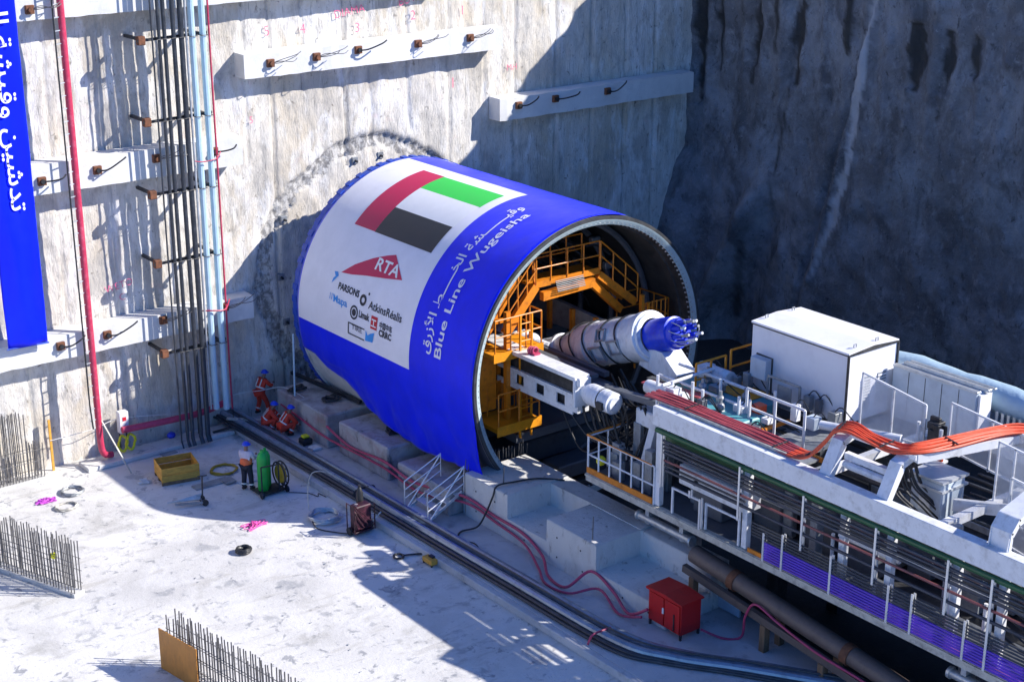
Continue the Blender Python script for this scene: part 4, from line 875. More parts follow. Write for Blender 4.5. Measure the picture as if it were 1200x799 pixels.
b = MB().bar((-2.30, -26.6, 7.52), (-2.30, -29.1, 7.60), .10, .12).bar((-2.45, -27.1, 7.05), (-2.45, -28.6, 7.05), .16).tube([(-2.55, -27.15, 6.85), (-2.55, -28.6, 6.85)], .10, 10)
b.bar((-2.25, -29.0, 7.56), (.9, -29.9, 7.62), .26, .22).bar((.9, -29.9, 7.60), (2.2, -31.8, 6.4), .14, .14)
b.build('arch_rail', 'steelw', gan)
ph = [(-2.7, -20.3, 6.66), (-2.7, -21.0, 6.72), (-2.7, -22.5, 6.72), (-2.7, -24.3, 6.72), (-2.7, -25.5, 6.68), (-2.66, -26.1, 6.74), (-2.56, -26.45, 7.15), (-2.42, -26.75, 7.60), (-2.3, -27.1, 7.72), (-2.28, -27.7, 7.62), (-2.25, -28.4, 7.58), (-2.05, -28.9, 7.70), (-1.2, -29.2, 7.74), (0.2, -29.6, 7.80), (.9, -30.0, 7.75), (1.4, -30.7, 7.3), (1.8, -31.5, 7.0), (2.2, -32.6, 6.9)]
sp = spline(ph, 6)
hb = thing('hose_bundle', (-2.6, -25, 6.7), 'bundle of orange and rose hoses running along the gantry top and over its arches', 'hoses')
for k in range(9):
    o_ = (k - 4) * .058; dz = .02 * ((k * 7) % 3)
    pts = []
    for i, p in enumerate(sp):
        a = sp[min(i + 1, len(sp) - 1)] - sp[max(i - 1, 0)]; n_ = Vector((-a.y, a.x, 0))
        if n_.length > 1e-3: n_.normalize()
        if n_.x > 0 or (abs(n_.x) < .3 and n_.y < 0): pass
        pts.append(p + n_ * o_ * (1 + .15 * math.sin(i * .3 + k)) + Vector((0, 0, dz + .012 * math.sin(i * .5 + k * 2))))
    j = len(pts) * 4 // 16
    o = MB().tube(pts[:j + 1], .034, 6).build('hose', 'rosehose', hb); o = MB().tube(pts[j:], .036, 6).build('hose', 'orhose', hb)
    o['label'] = 'brighter orange stretch of hose over the arches'
for k in (10, 22, 31, 44, 58, 72, 84):
    p = sp[k]; a = (sp[k + 1] - sp[k - 1]).normalized(); n_ = Vector((-a.y, a.x, 0)).normalized()
    MB().bar(p - n_ * .29 + Vector((0, 0, .075)), p + n_ * .29 + Vector((0, 0, .075)), .05, .02).build('hose_tie', 'dark', hb)
r_ = random.Random(21)
for k in range(16):      # junction boxes along the deck
    x = r_.choice([-2.1, -1.2, -.4, .3]) + r_.uniform(-.15, .15); y = r_.uniform(-24.5, -19.4); h_ = r_.uniform(.15, .5); w_ = r_.uniform(.08, .2)
    bx = MB().box(x - w_, x + w_, y - w_, y + w_, 6.36, 6.36 + h_, .01).build('junction_box', r_.choice(['steelg', 'palepanel', 'darkg', 'steelw']), gan)
    MB().tube(spline([(x, y, 6.36 + h_), (x + .1, y - .15, 6.5 + h_), (x + .25, y - .5, 6.42), (x + .3, y - .9, 6.3)], 4), .018, 5).build('lead', 'black', bx)
for k in range(7):       # loops of hose hanging at the mouth of the shield
    x = r_.uniform(-2.7, -1.9); y = -16.9 - .28 * k
    MB().tube(spline([(x, y, 5.3), (x + .1, y - .3, 4.55 - .1 * r_.random()), (x + .4, y - 1.0, 4.3), (x + .7, y - 1.8, 4.9), (x + .9, y - 2.3, 5.7)], 6), .04, 6).build('looped_hose', 'black', gan)
# upper deck: plates, tanks, pipework, railings
MB().box(-2.35, -1.35, -25.4, -21.0, 6.02, 6.08).box(-1.3, .5, -24.8, -23.5, 5.9, 5.98).box(.5, 2.8, -27.4, -20.5, 6.05, 6.12).build('upper_deck', 'steelg', gan)
MB().box(-1.45, -1.38, -25.5, -23.0, 6.0, 6.13).box(-2.3, -.2, -23.25, -23.15, 6.1, 6.18).build('deck_edge', 'orange', gan)
wt = MB().box(-1.9, -.9, -23.0, -21.1, 6.09, 6.42, .04).box(-.7, .3, -22.3, -20.6, 6.0, 6.32, .04).box(-.8, .3, -20.3, -19.2, 5.9, 6.3, .04).build('water_tank', 'teal', gan)
b = MB().box(-2.2, -1.95, -22.9, -20.9, 6.09, 6.28, .02).tube([(-2.0, -19.4, 6.45), (-2.0, -20.9, 6.5)], .2, 12).tube([(-1.2, -19.0, 6.5), (-1.2, -22.4, 6.55)], .045, 8).tube([(-.4, -19.0, 6.65), (-.4, -23.4, 6.7)], .05, 8).tube([(-2.2, -20.2, 6.75), (-.2, -20.2, 6.8)], .05, 8)
b.tube([(.1, -19.4, 6.5), (.1, -20.6, 6.5)], .25, 14)
for (x, y) in ((-2.1, -20.5), (-1.9, -21.5), (-1.5, -22.5), (-1.45, -22.85), (-.9, -21.2), (-2.1, -19.9), (-.4, -22.8), (-1.7, -20.9)): b.tube([(x, y, 6.05), (x, y, 6.95)], .045, 8)
b.build('pipework', 'steelw', wt)
b = MB()
for (x, y) in ((-1.9, -20.2), (-1.0, -20.6), (-1.3, -21.6), (-.6, -21.9), (-1.7, -22.0), (-.2, -20.0)): b.sphere((x, y, 6.55), .13).tube([(x, y, 6.3), (x, y, 6.8)], .05, 8).box(x - .1, x + .1, y - .1, y + .1, 6.35, 6.45, .01)
b.build('valve', 'steelg', wt)
MB().box(-1.05, -.75, -22.85, -22.55, 6.1, 6.65, .01).build('red_valve_box', 'orhose', wt)
MB().bar((-1.35, -18.6, 6.2), (-1.35, -21.0, 6.45), .35, .05).build('belt', 'rosehose', wt)
b = MB(); railing(b, [(-1.25, -22.55, 6.1), (-1.25, -24.65, 6.1)], 1.05, .95, .04); b.build('deck_railing', 'steelw', gan)
b = MB(); railing(b, [(-.7, -20.0, 6.0), (.5, -20.0, 6.0)], 1.0, .6, .035); railing(b, [(.6, -20.1, 6.12), (2.55, -20.1, 6.12)], 1.05, .95, .035); b.build('deck_railing', 'amber', gan)
MB().box(.55, 2.5, -20.7, -20.2, 6.125, 6.18).box(-.4, .5, -21.8, -20.6, 6.33, 6.36).build('yellow_grating', 'amber', gan)
b = MB().bar((.15, -22.0, 6.1), (.15, -22.0, 7.05), .05).bar((.15, -22.0, 7.05), (.15, -23.2, 7.05), .06).bar((.15, -23.2, 6.1), (.15, -23.2, 7.05), .06).box(.12, .16, -22.9, -22.4, 6.5, 6.9); b.build('monitor_frame', 'steelg', gan)
tk = MB().box(-1.25, -.35, -29.15, -28.2, 5.45, 6.62, .04).build('grey_tank', 'palepanel', gan)
MB().box(-1.32, -.3, -29.2, -28.15, 6.40, 6.46).box(-1.32, -.3, -29.2, -28.15, 6.64, 6.70).box(-1.3, -1.26, -28.85, -28.5, 5.8, 6.15).build('tank_band', 'alu', tk)
b = MB()
for k in range(12):
    x = r_.uniform(-2.4, -1.3); b.tube(spline([(x, -28.3, 7.2), (x + .1, -28.5, 6.5), (x + .3, -28.9, 6.1), (x + .9, -29.2, 5.4)], 5), .025, 6)
b.build('tank_hose', 'black', gan)
MB().tube([(-.9, -24.9, 6.75), (-.2, -27.0, 6.85)], .12, 12).build('return_pipe', 'steelw', gan); MB().bar((-1.0, -29.3, 6.1), (.9, -31.9, 6.1), .12, .3).build('side_rail', 'steelw', gan)
# portal arch at the right edge
b = MB()
pr_ = [(-3.05, 6.3), (-2.98, 7.05), (-2.75, 7.32), (-1.6, 7.62), (0, 7.85), (1.6, 7.62), (2.75, 7.2), (2.9, 6.3)]
for i in range(len(pr_) - 1):
    a = Vector((pr_[i][0], -32.05, pr_[i][1])); c = Vector((pr_[i + 1][0], -32.05, pr_[i + 1][1])); d = (c - a).normalized(); b.bar(a - d * .02, c + d * .02, .55, .07, up=(-d.z, 0, d.x))
    for s_ in (-1, 1): b.bar(a + Vector((0, s_ * .24, -.10)), c + Vector((0, s_ * .24, -.10)), .03, .16, up=(-d.z, 0, d.x))
b.build('portal_arch', 'steelw', gan)
b = MB()
for y in (-31.3, -24.0):
    for x in (-1.2, 1.4): MB().box(x - .2, x + .2, y - .2, y + .2, .11, 3.18).build('support_leg', 'dark', gan)
for y0, y1 in ((-22.2, -19.95), (-32.6, -30.9)):
    w_ = MB().lathe([(0, .02), (0, .15), (.08, .16), (.1, .12), (abs(y1 - y0) - .1, .12), (abs(y1 - y0) - .05, .17), (abs(y1 - y0), .15), (abs(y1 - y0), .02)], (-2.75, y1, 2.85), (0, -1, 0), 20)
    w_.box(-2.8, -2.2, y1 - .5, y1 - .35, 2.7, 3.43).box(-2.8, -2.2, y0 + .35, y0 + .5, 2.7, 3.43).tube([(-2.5, y0 + .2, 3.0), (-2.5, y1 - .1, 3.1)], .07, 8); w_.build('levelling_jack', 'galv', gan)
    MB().box(-2.4, -1.0, y0, y1, 2.6, 3.19).build('jack_bearer', 'darkg', gan)

# ---- container and cabinets carried by the gantry
t = thing('equipment_container', (1.6, -22.7, 6.13), 'plain white equipment container on the gantry with sunlit roof and vented end', 'container')
MB().box(.6, 2.6, -24.45, -20.9, 6.2, 8.22, .01).build('body', 'container', t)
MB().prism([(.57, 8.225), (2.63, 8.225), (2.63, 8.28), (1.6, 8.35), (.57, 8.28)], 1, -24.48, -20.87).build('roof', 'container', t)
b = MB().box(.555, .60, -24.50, -24.44, 6.15, 8.24).box(2.6, 2.645, -24.50, -24.44, 6.15, 8.24).box(.565, .598, -24.43, -20.9, 8.19, 8.222).box(.565, .598, -24.43, -20.9, 6.17, 6.215).box(.61, 2.59, -24.475, -24.452, 6.17, 6.215).prism([(.61, 8.20), (2.59, 8.20), (2.59, 8.25), (1.6, 8.32), (.61, 8.25)], 1, -24.50, -24.482)
b.build('edge_trim', 'dark', t)
for x0, x1 in ((1.2, 1.55), (1.85, 2.2)):
    v_ = MB().box(x0, x1, -24.47, -24.452, 6.5, 7.45).build('vent', 'steelg', t); s_ = MB()
    for k in range(11): s_.box(x0 - .01, x1 + .01, -24.50, -24.472, 6.53 + k * .083, 6.57 + k * .083)
    s_.build('louvre', 'steelw', v_)
b = MB()
for x, y in ((1.0, -24.3), (1.9, -24.3), (1.0, -21.05), (2.1, -21.05)): b.tube([(x - .05, y, 8.33), (x - .05, y, 8.42), (x + .05, y, 8.42), (x + .05, y, 8.33)], .016, 6)
b.build('lifting_eye', 'steelg', t)
ac = MB().box(.30, .595, -21.75, -21.15, 6.75, 7.35, .015).build('wall_cabinet', 'palepanel', t)
MB().tube([(.4, -21.3, 7.45), (.4, -21.9, 7.45), (.4, -21.9, 6.4)], .03, 6).build('bracket_pipe', 'dark', ac)
t = thing('panel_cabinet', (2.6, -25.9, 6.1), 'row of pale steel cabinets with ribbed top behind the white container', 'cabinet')
MB().box(2.32, 2.95, -27.35, -24.6, 6.13, 7.60, .01).build('body', 'palepanel', t)
b = MB()
for y in (-25.15, -25.7, -26.25, -26.8): b.box(2.312, 2.319, y - .008, y + .008, 6.2, 7.55)
b.build('door_gap', 'dark', t)
MB().box(2.28, 2.45, -27.40, -24.6, 7.605, 7.66, .01).box(2.62, 2.78, -27.5, -24.7, 7.605, 7.68, .01).box(2.9, 3.0, -27.5, -24.7, 7.605, 7.65, .01).build('top_channel', 'galv', t)
MB().box(2.40, 2.90, -27.43, -27.36, 6.2, 7.55).build('end_panel', 'container', t)
t = thing('air_duct', (3.55, -28, 6.8), 'fat pale blue flexible air duct running along the far side of the gantry', 'duct')
pr2 = [(-24.0 - .5 * k, 7.12 + .03 * math.sin(k * 1.3)) for k in range(28)]
MB().tube([(3.6 - .2, -23.2, 7.1)] + [(3.6, y, z) for y, z in pr2], [.40] + [.42 + .012 * ((k % 2) * 2 - 1) for k in range(28)], 24).build('tube', 'duct', t)
b = MB()
for k in range(40): b.box(3.0, 3.04, -27.6 - k * .18, -27.52 - k * .18, 6.5, 7.0)
b.build('support_rib', 'galv', t)
# wire mesh screens
def screen(name, x, y0, y1, zb0, zb1, zt0, zt1, label, nposts=3):
    t = thing(name, (x, (y0 + y1) / 2, zb0), label, 'screen', 'wire mesh screens on the gantry'); 
    MB().add([(x, y0, zb0), (x, y1, zb1), (x, y1, zt1), (x, y0, zt0)], [(0, 1, 2, 3)]).build('mesh_panel', 'mesh', t)
    b = MB()
    for k in range(nposts + 1):
        q = k / nposts; y = y0 + (y1 - y0) * q; b.bar((x - .02, y, zb0 + (zb1 - zb0) * q - .05), (x - .02, y, zt0 + (zt1 - zt0) * q), .045)
    b.bar((x - .02, y0, zt0), (x - .02, y1, zt1), .045).bar((x - .02, y0, zb0), (x - .02, y1, zb1), .045); b.build('frame', 'steelw', t)
screen('mesh_screen', .40, -25.15, -27.25, 6.45, 6.6, 8.0, 7.72, 'wire mesh screen standing in front of the white container', 2)
screen('mesh_screen', .55, -27.9, -30.4, 6.7, 6.4, 7.95, 7.75, 'wire mesh screen right of the black valve stand', 2)
screen('mesh_screen', -.2, -29.9, -31.3, 5.9, 5.7, 7.75, 7.6, 'wire mesh screen nearest the right edge, behind the portal arch', 3)
screen('mesh_screen', -.9, -30.8, -32.0, 5.6, 5.4, 7.3, 7.2, 'lowest wire mesh screen, beside the grey tank', 2)
t = thing('valve_stand', (.35, -27.6, 6.4), 'dark valve stand crowded with gauges between the two larger mesh screens', 'valve stand')
b = MB()
for k in range(14): b.box(.2 + .3 * r_.random(), .35 + .3 * r_.random(), -27.95 + .6 * r_.random(), -27.8 + .6 * r_.random(), 6.5 + .9 * r_.random(), 6.62 + .9 * r_.random(), .01)
b.build('gauges', 'dark', t)
MB().tube([(.2, -27.2, 6.3), (.2, -27.2, 7.3)], .05, 8).tube([(.2, -27.9, 6.3), (.2, -27.9, 7.3)], .05, 8).tube([(.2, -28.0, 6.8), (.2, -28.5, 6.85)], .09, 10).box(0, .6, -27.9, -27.1, 6.3, 6.36).build('stand_frame', 'steelw', t)
MB().tube([(.12, -28.0, 6.5), (.12, -28.0, 7.0)], .08, 10).build('red_valve', 'orhose', t)

# ================================================================== PEOPLE
def skin_mesh(verts, edges, radii, root=0, sub=1):
    me = bpy.data.meshes.new('skin'); me.from_pydata(verts, edges, []); o = bpy.data.objects.new('skin', me); col.objects.link(o)
    mo_ = o.modifiers.new('k', 'SKIN'); mo_.use_smooth_shade = True
    for i, r in enumerate(radii):
        d = me.skin_vertices[0].data[i]; d.radius = r if isinstance(r, tuple) else (r, r)
    me.skin_vertices[0].data[root].use_root = True
    o.modifiers.new('s', 'SUBSURF').levels = sub; o.modifiers['s'].render_levels = sub
    bpy.context.view_layer.update(); m2 = bpy.data.meshes.new_from_object(o.evaluated_get(bpy.context.evaluated_depsgraph_get()))
    v = [tuple(p.co) for p in m2.vertices]; f = [tuple(p.vertices) for p in m2.polygons]
    bpy.data.objects.remove(o); bpy.data.meshes.remove(me); bpy.data.meshes.remove(m2); return v, f
def person(loc, rz, J, label, suit='cover', legs=None, helmet='helmet', vest=None, top=None):
    """J: joints in metres, facing +y: pelvis, chest, neck, head, shoulder/elbow/hand and hip/knee/foot for l, r"""
    R_ = Matrix.Rotation(rz, 3, 'Z'); W = lambda p: tuple(R_ @ Vector(p) + Vector(loc)); V = {k: Vector(p) for k, p in J.items()}
    t = thing('person', loc, label, 'person', 'workers on the site')
    names = ['pelvis', 'chest', 'neck', 'head', 'sl', 'el', 'hl', 'sr', 'er', 'hr', 'pl', 'kl', 'fl', 'pr', 'kr', 'fr']
    idx = {n: i for i, n in enumerate(names)}
    vs_ = [W(V[n]) for n in names]; E_ = [('pelvis', 'chest'), ('chest', 'neck'), ('neck', 'head'), ('chest', 'sl'), ('sl', 'el'), ('el', 'hl'), ('chest', 'sr'), ('sr', 'er'), ('er', 'hr'), ('pelvis', 'pl'), ('pl', 'kl'), ('kl', 'fl'), ('pelvis', 'pr'), ('pr', 'kr'), ('kr', 'fr')]
    rad = [(.13, .10), (.145, .10), .055, .085, .065, .045, .032, .065, .045, .032, .085, .06, .042, .085, .06, .042]
    edges = [(idx[a], idx[b]) for a, b in E_]
    # head: neck -> jaw -> crown; hands: palm and five fingers; feet
    def addv(p, r, to):
        vs_.append(W(p)); rad.append(r); edges.append((idx[to] if isinstance(to, str) else to, len(vs_) - 1)); return len(vs_) - 1
    hd = V['head']; fw_ = Vector(J.get('look', (0, 1, 0))).normalized()
    addv(hd + Vector((0, 0, .10)), .07, 'head')
    addv(hd + fw_ * .09 + Vector((0, 0, .0)), .018, 'head')
    v, f = skin_mesh(vs_, edges, rad)
    b = MB().add(v, f, True)
    for h_, e_ in (('hl', 'el'), ('hr', 'er')):
        d = (V[h_] - V[e_]).normalized(); sd_ = d.cross(Vector((0, 0, 1))); sd_ = sd_.normalized() if sd_.length > .1 else Vector((1, 0, 0)); dn = d.cross(sd_) 
        pw = V[h_] + d * .05
        b.tube([W(V[h_]), W(pw)], [.028, .036], 7)
        for q, ln in ((-.026, .055), (-.009, .07), (.009, .066), (.026, .05)): b.tube([W(pw + sd_ * q), W(pw + sd_ * q + d * ln * .6), W(pw + sd_ * q + d * ln + dn * .02)], [.010, .009, .007], 5)
        b.tube([W(V[h_] + sd_ * .03), W(V[h_] + sd_ * .055 + d * .045)], [.011, .008], 5)
    b.build('body', 'skin', t, autos=80)
    def cloth(nm, chain_v, chain_e, rads, m, root=0):
        v, f = skin_mesh([W(p) for p in chain_v], chain_e, rads, root); o = MB().add(v, f, True).build(nm, m, t, autos=80); return o
    cu = lambda a, b, k: V[a].lerp(V[b], k)
    tv = [V['pelvis'], V['chest'], cu('chest', 'neck', .75), V['sl'], V['el'], cu('el', 'hl', .88), V['sr'], V['er'], cu('er', 'hr', .88)]
    cloth('jacket', tv, [(0, 1), (1, 2), (1, 3), (3, 4), (4, 5), (1, 6), (6, 7), (7, 8)], [(.185, .145), (.20, .15), .085, .10, .075, .058, .10, .075, .058], top or suit)
    lv = [V['pelvis'] + Vector((0, 0, .02)), V['pl'], V['kl'], cu('kl', 'fl', .93), V['pr'], V['kr'], cu('kr', 'fr', .93)]
    cloth('trousers', lv, [(0, 1), (1, 2), (2, 3), (0, 4), (4, 5), (5, 6)], [(.17, .14), .125, .095, .08, .125, .095, .08], legs or suit)
    for a in ('fl', 'fr'):
        p = V[a]; b = MB().sphere(W(p + Vector((0, .06, .01))), 1, 10, 6, (.055, .055, .05)).tube([W(p + Vector((0, -.05, .02))), W(p + Vector((0, .05, 0))), W(p + Vector((0, .17, -.015)))], [.055, .055, .042], 8)
        b.build('boot', 'boot', t)
    he = MB().sphere(W(hd + Vector((0, 0, .055))), .128, 16, 10, (1, 1.12, 1.0), zmin=-.02)
    c_ = W(hd + fw_ * .02 + Vector((0, 0, .055))); he.lathe([(0, .02), (0, .155), (.012, .150), (.012, .02)], c_, (0, 0, 1), 18)
    he.build('helmet', helmet, t)
    fc = MB()
    for sx in (-.03, .03):
        sv = Vector((-fw_.y, fw_.x, 0)) * sx; fc.sphere(W(hd + fw_ * .08 + sv + Vector((0, 0, .02))), .011, 6, 4)
    fc.build('eyes', 'ink', t)
    # reflective bands: rings on the torso and shins, braces over the shoulders
    ax = (V['chest'] - V['pelvis']).normalized(); side = (V['sr'] - V['sl']).normalized(); front = ax.cross(side).normalized()
    def band(c, r1, r2, axis, sdir, wd=.05):
        fr_ = axis.cross(sdir).normalized(); v = []; n = 18
        for k in range(n):
            a = 6.2832 * k / n; e = c + sdir * r1 * math.cos(a) + fr_ * r2 * math.sin(a); v += [W(e - axis * wd / 2), W(e + axis * wd / 2)]
        return v, [(2 * k, 2 * ((k + 1) % n), 2 * ((k + 1) % n) + 1, 2 * k + 1) for k in range(n)]
    b = MB(); v, f = band(cu('pelvis', 'chest', .45), .205, .165, ax, side); b.add(v, f)
    for a, c in (('kl', 'fl'), ('kr', 'fr')):
        d = (V[c] - V[a]).normalized(); sdr = d.orthogonal().normalized(); v, f = band(V[a].lerp(V[c], .6), .095, .095, d, sdr); b.add(v, f)
    for a, c in (('el', 'hl'), ('er', 'hr')):
        d = (V[c] - V[a]).normalized(); sdr = d.orthogonal().normalized(); v, f = band(V[a].lerp(V[c], .35), .078, .078, d, sdr, .04); b.add(v, f)
    for sg in (() if vest else (-1, 1)):
        for fr_ in (-1, 1): b.bar(W(cu('pelvis', 'chest', .5) + side * sg * .10 + front * fr_ * .168), W(V['chest'] + side * sg * .10 + front * fr_ * .150 + ax * .13), .045, .012)
    b.build('reflective_bands', 'reflect', t)
    if vest:
        o = cloth('vest', [cu('pelvis', 'chest', -.15), cu('pelvis', 'chest', .35), cu('pelvis', 'chest', .85)], [(0, 1), (1, 2)], [(.235, .20), (.245, .21), (.235, .20)], vest)
    return t
stand = dict(pelvis=(0, 0, .95), chest=(0, .02, 1.28), neck=(0, .04, 1.48), head=(0, .06, 1.60), sl=(-.19, .02, 1.40), el=(-.25, .10, 1.15), hl=(-.18, .34, 1.12), sr=(.19, .02, 1.40), er=(.25, .12, 1.15), hr=(.16, .38, 1.20),
             pl=(-.10, 0, .90), kl=(-.12, .04, .50), fl=(-.13, -.02, .07), pr=(.10, 0, .90), kr=(.13, .06, .50), fr=(.15, .04, .07))
lean = dict(pelvis=(0, -.08, .93), chest=(0, .08, 1.24), neck=(0, .2, 1.42), head=(0, .25, 1.54), sl=(-.19, .12, 1.34), el=(-.26, .30, 1.12), hl=(-.16, .52, 1.10), sr=(.19, .12, 1.34), er=(.26, .30, 1.10), hr=(.12, .55, 1.14),
            pl=(-.10, -.06, .88), kl=(-.14, .06, .48), fl=(-.16, -.10, .07), pr=(.10, -.06, .88), kr=(.16, .14, .50), fr=(.20, .20, .07))
crouch = dict(pelvis=(0, -.12, .34), chest=(0, .12, .66), neck=(0, .22, .84), head=(0, .28, .96), sl=(-.19, .16, .78), el=(-.27, .34, .56), hl=(-.12, .52, .40), sr=(.19, .16, .78), er=(.27, .34, .54), hr=(.14, .54, .36),
              pl=(-.11, -.08, .34), kl=(-.20, .32, .52), fl=(-.17, .14, .07), pr=(.11, -.08, .34), kr=(.22, .34, .48), fr=(.18, .10, .07))
person((-4.35, -.65, .25), math.radians(-75), lean, 'standing worker in red coverall and blue helmet reaching forward by the wall')
person((-4.98, -2.2, .25), math.radians(-120), crouch, 'crouching worker in red coverall, the left one of the pair behind the ground pipes')
person((-4.72, -3.0, .25), math.radians(-95), crouch, 'crouching worker in red coverall bent right beside the longest cradle block')
person((-7.9, -5.95, 0), math.radians(-60), stand, 'worker in orange vest, pale shirt and dark trousers facing the green bottles', suit='paleshirt', legs='trouser', vest='hivis')

# ================================================================== LOOSE THINGS ON THE SLAB
def coil(name, c, r, turns, rad, m, label, cat='coil', sx=1., flat=.0, grp=None, seed=0, tail=None, n=18):
    q = random.Random(seed); pts = []
    for i in range(int(turns * n)):
        a = 2 * math.pi * i / n; rr_ = r * (1 + .10 * q.uniform(-1, 1)); pts.append((c[0] + rr_ * sx * math.cos(a) + q.uniform(-.02, .02), c[1] + rr_ * math.sin(a), c[2] + rad + flat * i / n + rad * .8 * q.random()))
    if tail: pts += tail
    return tag(MB().tube(spline(pts, 2), rad, 6).build(name, m), label, cat, grp)
coil('hose_coil', (-7.0, -9.5, 0), .50, 7, .028, 'galv', 'large grey hose coil lying flat in sun beside the dark red trolley', flat=.02, seed=1)
coil('cable_coil', (-12.7, -2.5, 0), .36, 6, .022, 'steelg', 'dark cable coil on the slab, upper right of the violet rope', flat=.015, seed=2)
coil('cable_coil', (-13.35, -3.5, 0), .30, 5, .02, 'cream', 'brownish rope coil on the slab just below the violet rope', sx=1.2, flat=.012, seed=3)
coil('hose_ring', (-10.3, -10.05, 0), .20, 5, .045, 'black', 'small thick black hose ring alone on the sunlit slab', flat=.02, seed=4)
coil('cable_coil', (-7.75, -4.0, 0), .42, 6, .02, 'mustard', 'mustard cable coil lying behind the worker in the orange vest', sx=1.1, flat=.01, seed=5)
coil('cable_coil', (-6.65, -13.3, 0), .16, 2, .03, 'black', 'short curl of black hose near the small yellow box', seed=6, flat=.01, tail=[(-6.1, -13.5, .04), (-5.95, -13.8, .12)])
def heap(name, c, r, m, label, seed, n=34):
    q = random.Random(seed); b = MB(); pts = []
    for k in range(n): a = q.uniform(0, 6.28); rr_ = r * q.uniform(.1, 1); pts.append((c[0] + 1.25 * rr_ * math.cos(a), c[1] + rr_ * math.sin(a), c[2] + .02 + q.random() * .13 * (1.2 - rr_ / r)))
    return tag(MB().tube(spline(pts, 4), .016, 5).build(name, m), label, 'rope heap')
heap('rope_heap', (-9.15, -8.6, 0), .42, 'pinkrope', 'loose heap of pink rope on the sunlit slab', 11)
heap('rope_heap', (-13.75, -2.7, 0), .34, 'purprope', 'tangled violet rope heap between the two coils at left', 12, 44)
heap('plastic_heap', (-10.45, -3.2, 0), .3, 'plastic', 'crumpled pale sheet heap just left of the yellow crate', 13, 30)
# crate
t = thing('wooden_crate', (-9.3, -3.4, 0), 'open yellow timber crate on the slab near the wall', 'crate')
b = MB(); X_, Y_ = (-9.95, -8.65), (-4.0, -2.95); Rz = Matrix.Rotation(math.radians(-12), 3, 'Z'); c0 = Vector((-9.3, -3.5, 0))
def rb(bx, x0, x1, y0, y1, z0, z1):
    s0_ = len(bx.v); bx.box(x0, x1, y0, y1, z0, z1, .006)
    for i in range(s0_, len(bx.v)): bx.v[i] = tuple(Rz @ Vector(bx.v[i]) + c0)
for k in range(2):
    z0, z1 = .12 + k * .26, .36 + k * .26
    for nm, q in (('side', (-.66, .66, -.55, -.52)), ('side', (-.66, .66, .52, .55)), ('end', (-.66, -.63, -.518, .518)), ('end', (.63, .66, -.518, .518))):
        b = MB(); rb(b, *q, z0, z1); b.build(nm + '_board', 'crate', t)
b = MB(); rb(b, -.63, .63, -.518, .518, .12, .15); b.build('floor_board', 'crate', t)
for y in (-.5, 0, .5):
    b = MB(); rb(b, -.66, .66, y - .05, y + .05, 0, .115); b.build('skid', 'wood', t)
# pallet truck like trolley lying at (-9.9,-5.9)
t = thing('hand_trolley', (-9.95, -5.85, 0), 'small low trolley with upright handle and pipes, left of the orange-vested worker', 'trolley')
b = MB().bar((-10.5, -5.75, .12), (-9.65, -6.15, .12), .06).bar((-10.45, -5.45, .12), (-9.6, -5.85, .12), .06).bar((-9.65, -6.15, .12), (-9.6, -5.85, .12), .06); b.build('frame', 'steelg', t)
MB().tube([(-9.62, -6.0, .12), (-9.58, -6.0, 1.0)], .028, 8).tube([(-9.72, -5.95, 1.0), (-9.44, -6.08, 1.02)], .022, 8).build('handle', 'dark', t)
for x, y in ((-9.62, -6.2), (-9.55, -5.8)): MB().tube([(x - .03, y - .02, .11), (x + .03, y + .02, .11)], .11, 14).build('wheel', 'black', t)
for k in range(4): MB().tube([(-10.7 + .1 * k, -5.6 - .06 * k, .19 + .02 * k), (-9.7 + .05 * k, -6.0 + .07 * k, .21 + .02 * k)], .025, 6).build('carried_pipe', 'galv', t)
# green bottle reel / compressor with wheel beside worker
t = thing('bottle_cart', (-7.35, -6.45, 0), 'bright green gas bottle cart with a yellow hose reel beside the worker', 'gas bottle cart')
MB().lathe([(0, .02), (0, .16), (.05, .19), (1.15, .19), (1.32, .13), (1.38, .06), (1.45, .06), (1.45, .01)], (-7.55, -6.45, .1), (0, 0, 1), 20).build('green_bottle', 'greenb', t)
MB().lathe([(0, .02), (0, .15), (.04, .17), (1.1, .17), (1.25, .11), (1.3, .05), (1.38, .05), (1.38, .01)], (-7.3, -6.2, .1), (0, 0, 1), 20).build('green_bottle', 'greenb', t)
rl = MB().tube([(-7.12 + .06, -6.66 + .42 * math.cos(a), .62 + .42 * math.sin(a)) for a in np.linspace(0, 6.28, 25)[:-1]], .03, 6, closed=True).tube([(-6.92, -6.66 + .42 * math.cos(a), .62 + .42 * math.sin(a)) for a in np.linspace(0, 6.28, 25)[:-1]], .03, 6, closed=True)
for k in range(4):
    a = k * math.pi / 4; rl.bar((-6.92, -6.66 + .42 * math.cos(a), .62 + .42 * math.sin(a)), (-6.92, -6.66 - .42 * math.cos(a), .62 - .42 * math.sin(a)), .03)
rl = rl.build('reel', 'dark', t)
MB().lathe([(0, .02), (0, .30), (.03, .33), (.11, .33), (.14, .30), (.14, .02)], (-7.06, -6.66, .62), (1, 0, 0), 20).build('reel_hose', 'mustard', rl)
MB().box(-7.85, -6.9, -6.85, -6.15, .06, .10).bar((-7.8, -6.8, .1), (-7.8, -6.8, 1.1), .04).bar((-7.2, -6.9, .1), (-7.2, -6.9, 1.1), .04).bar((-7.8, -6.8, 1.1), (-7.2, -6.9, 1.1), .04).build('cart_frame', 'dark', t)
for x in (-7.86, -6.9): MB().tube([(x - .03, -6.9, .12), (x + .03, -6.9, .12)], .12, 14).build('wheel', 'black', t)
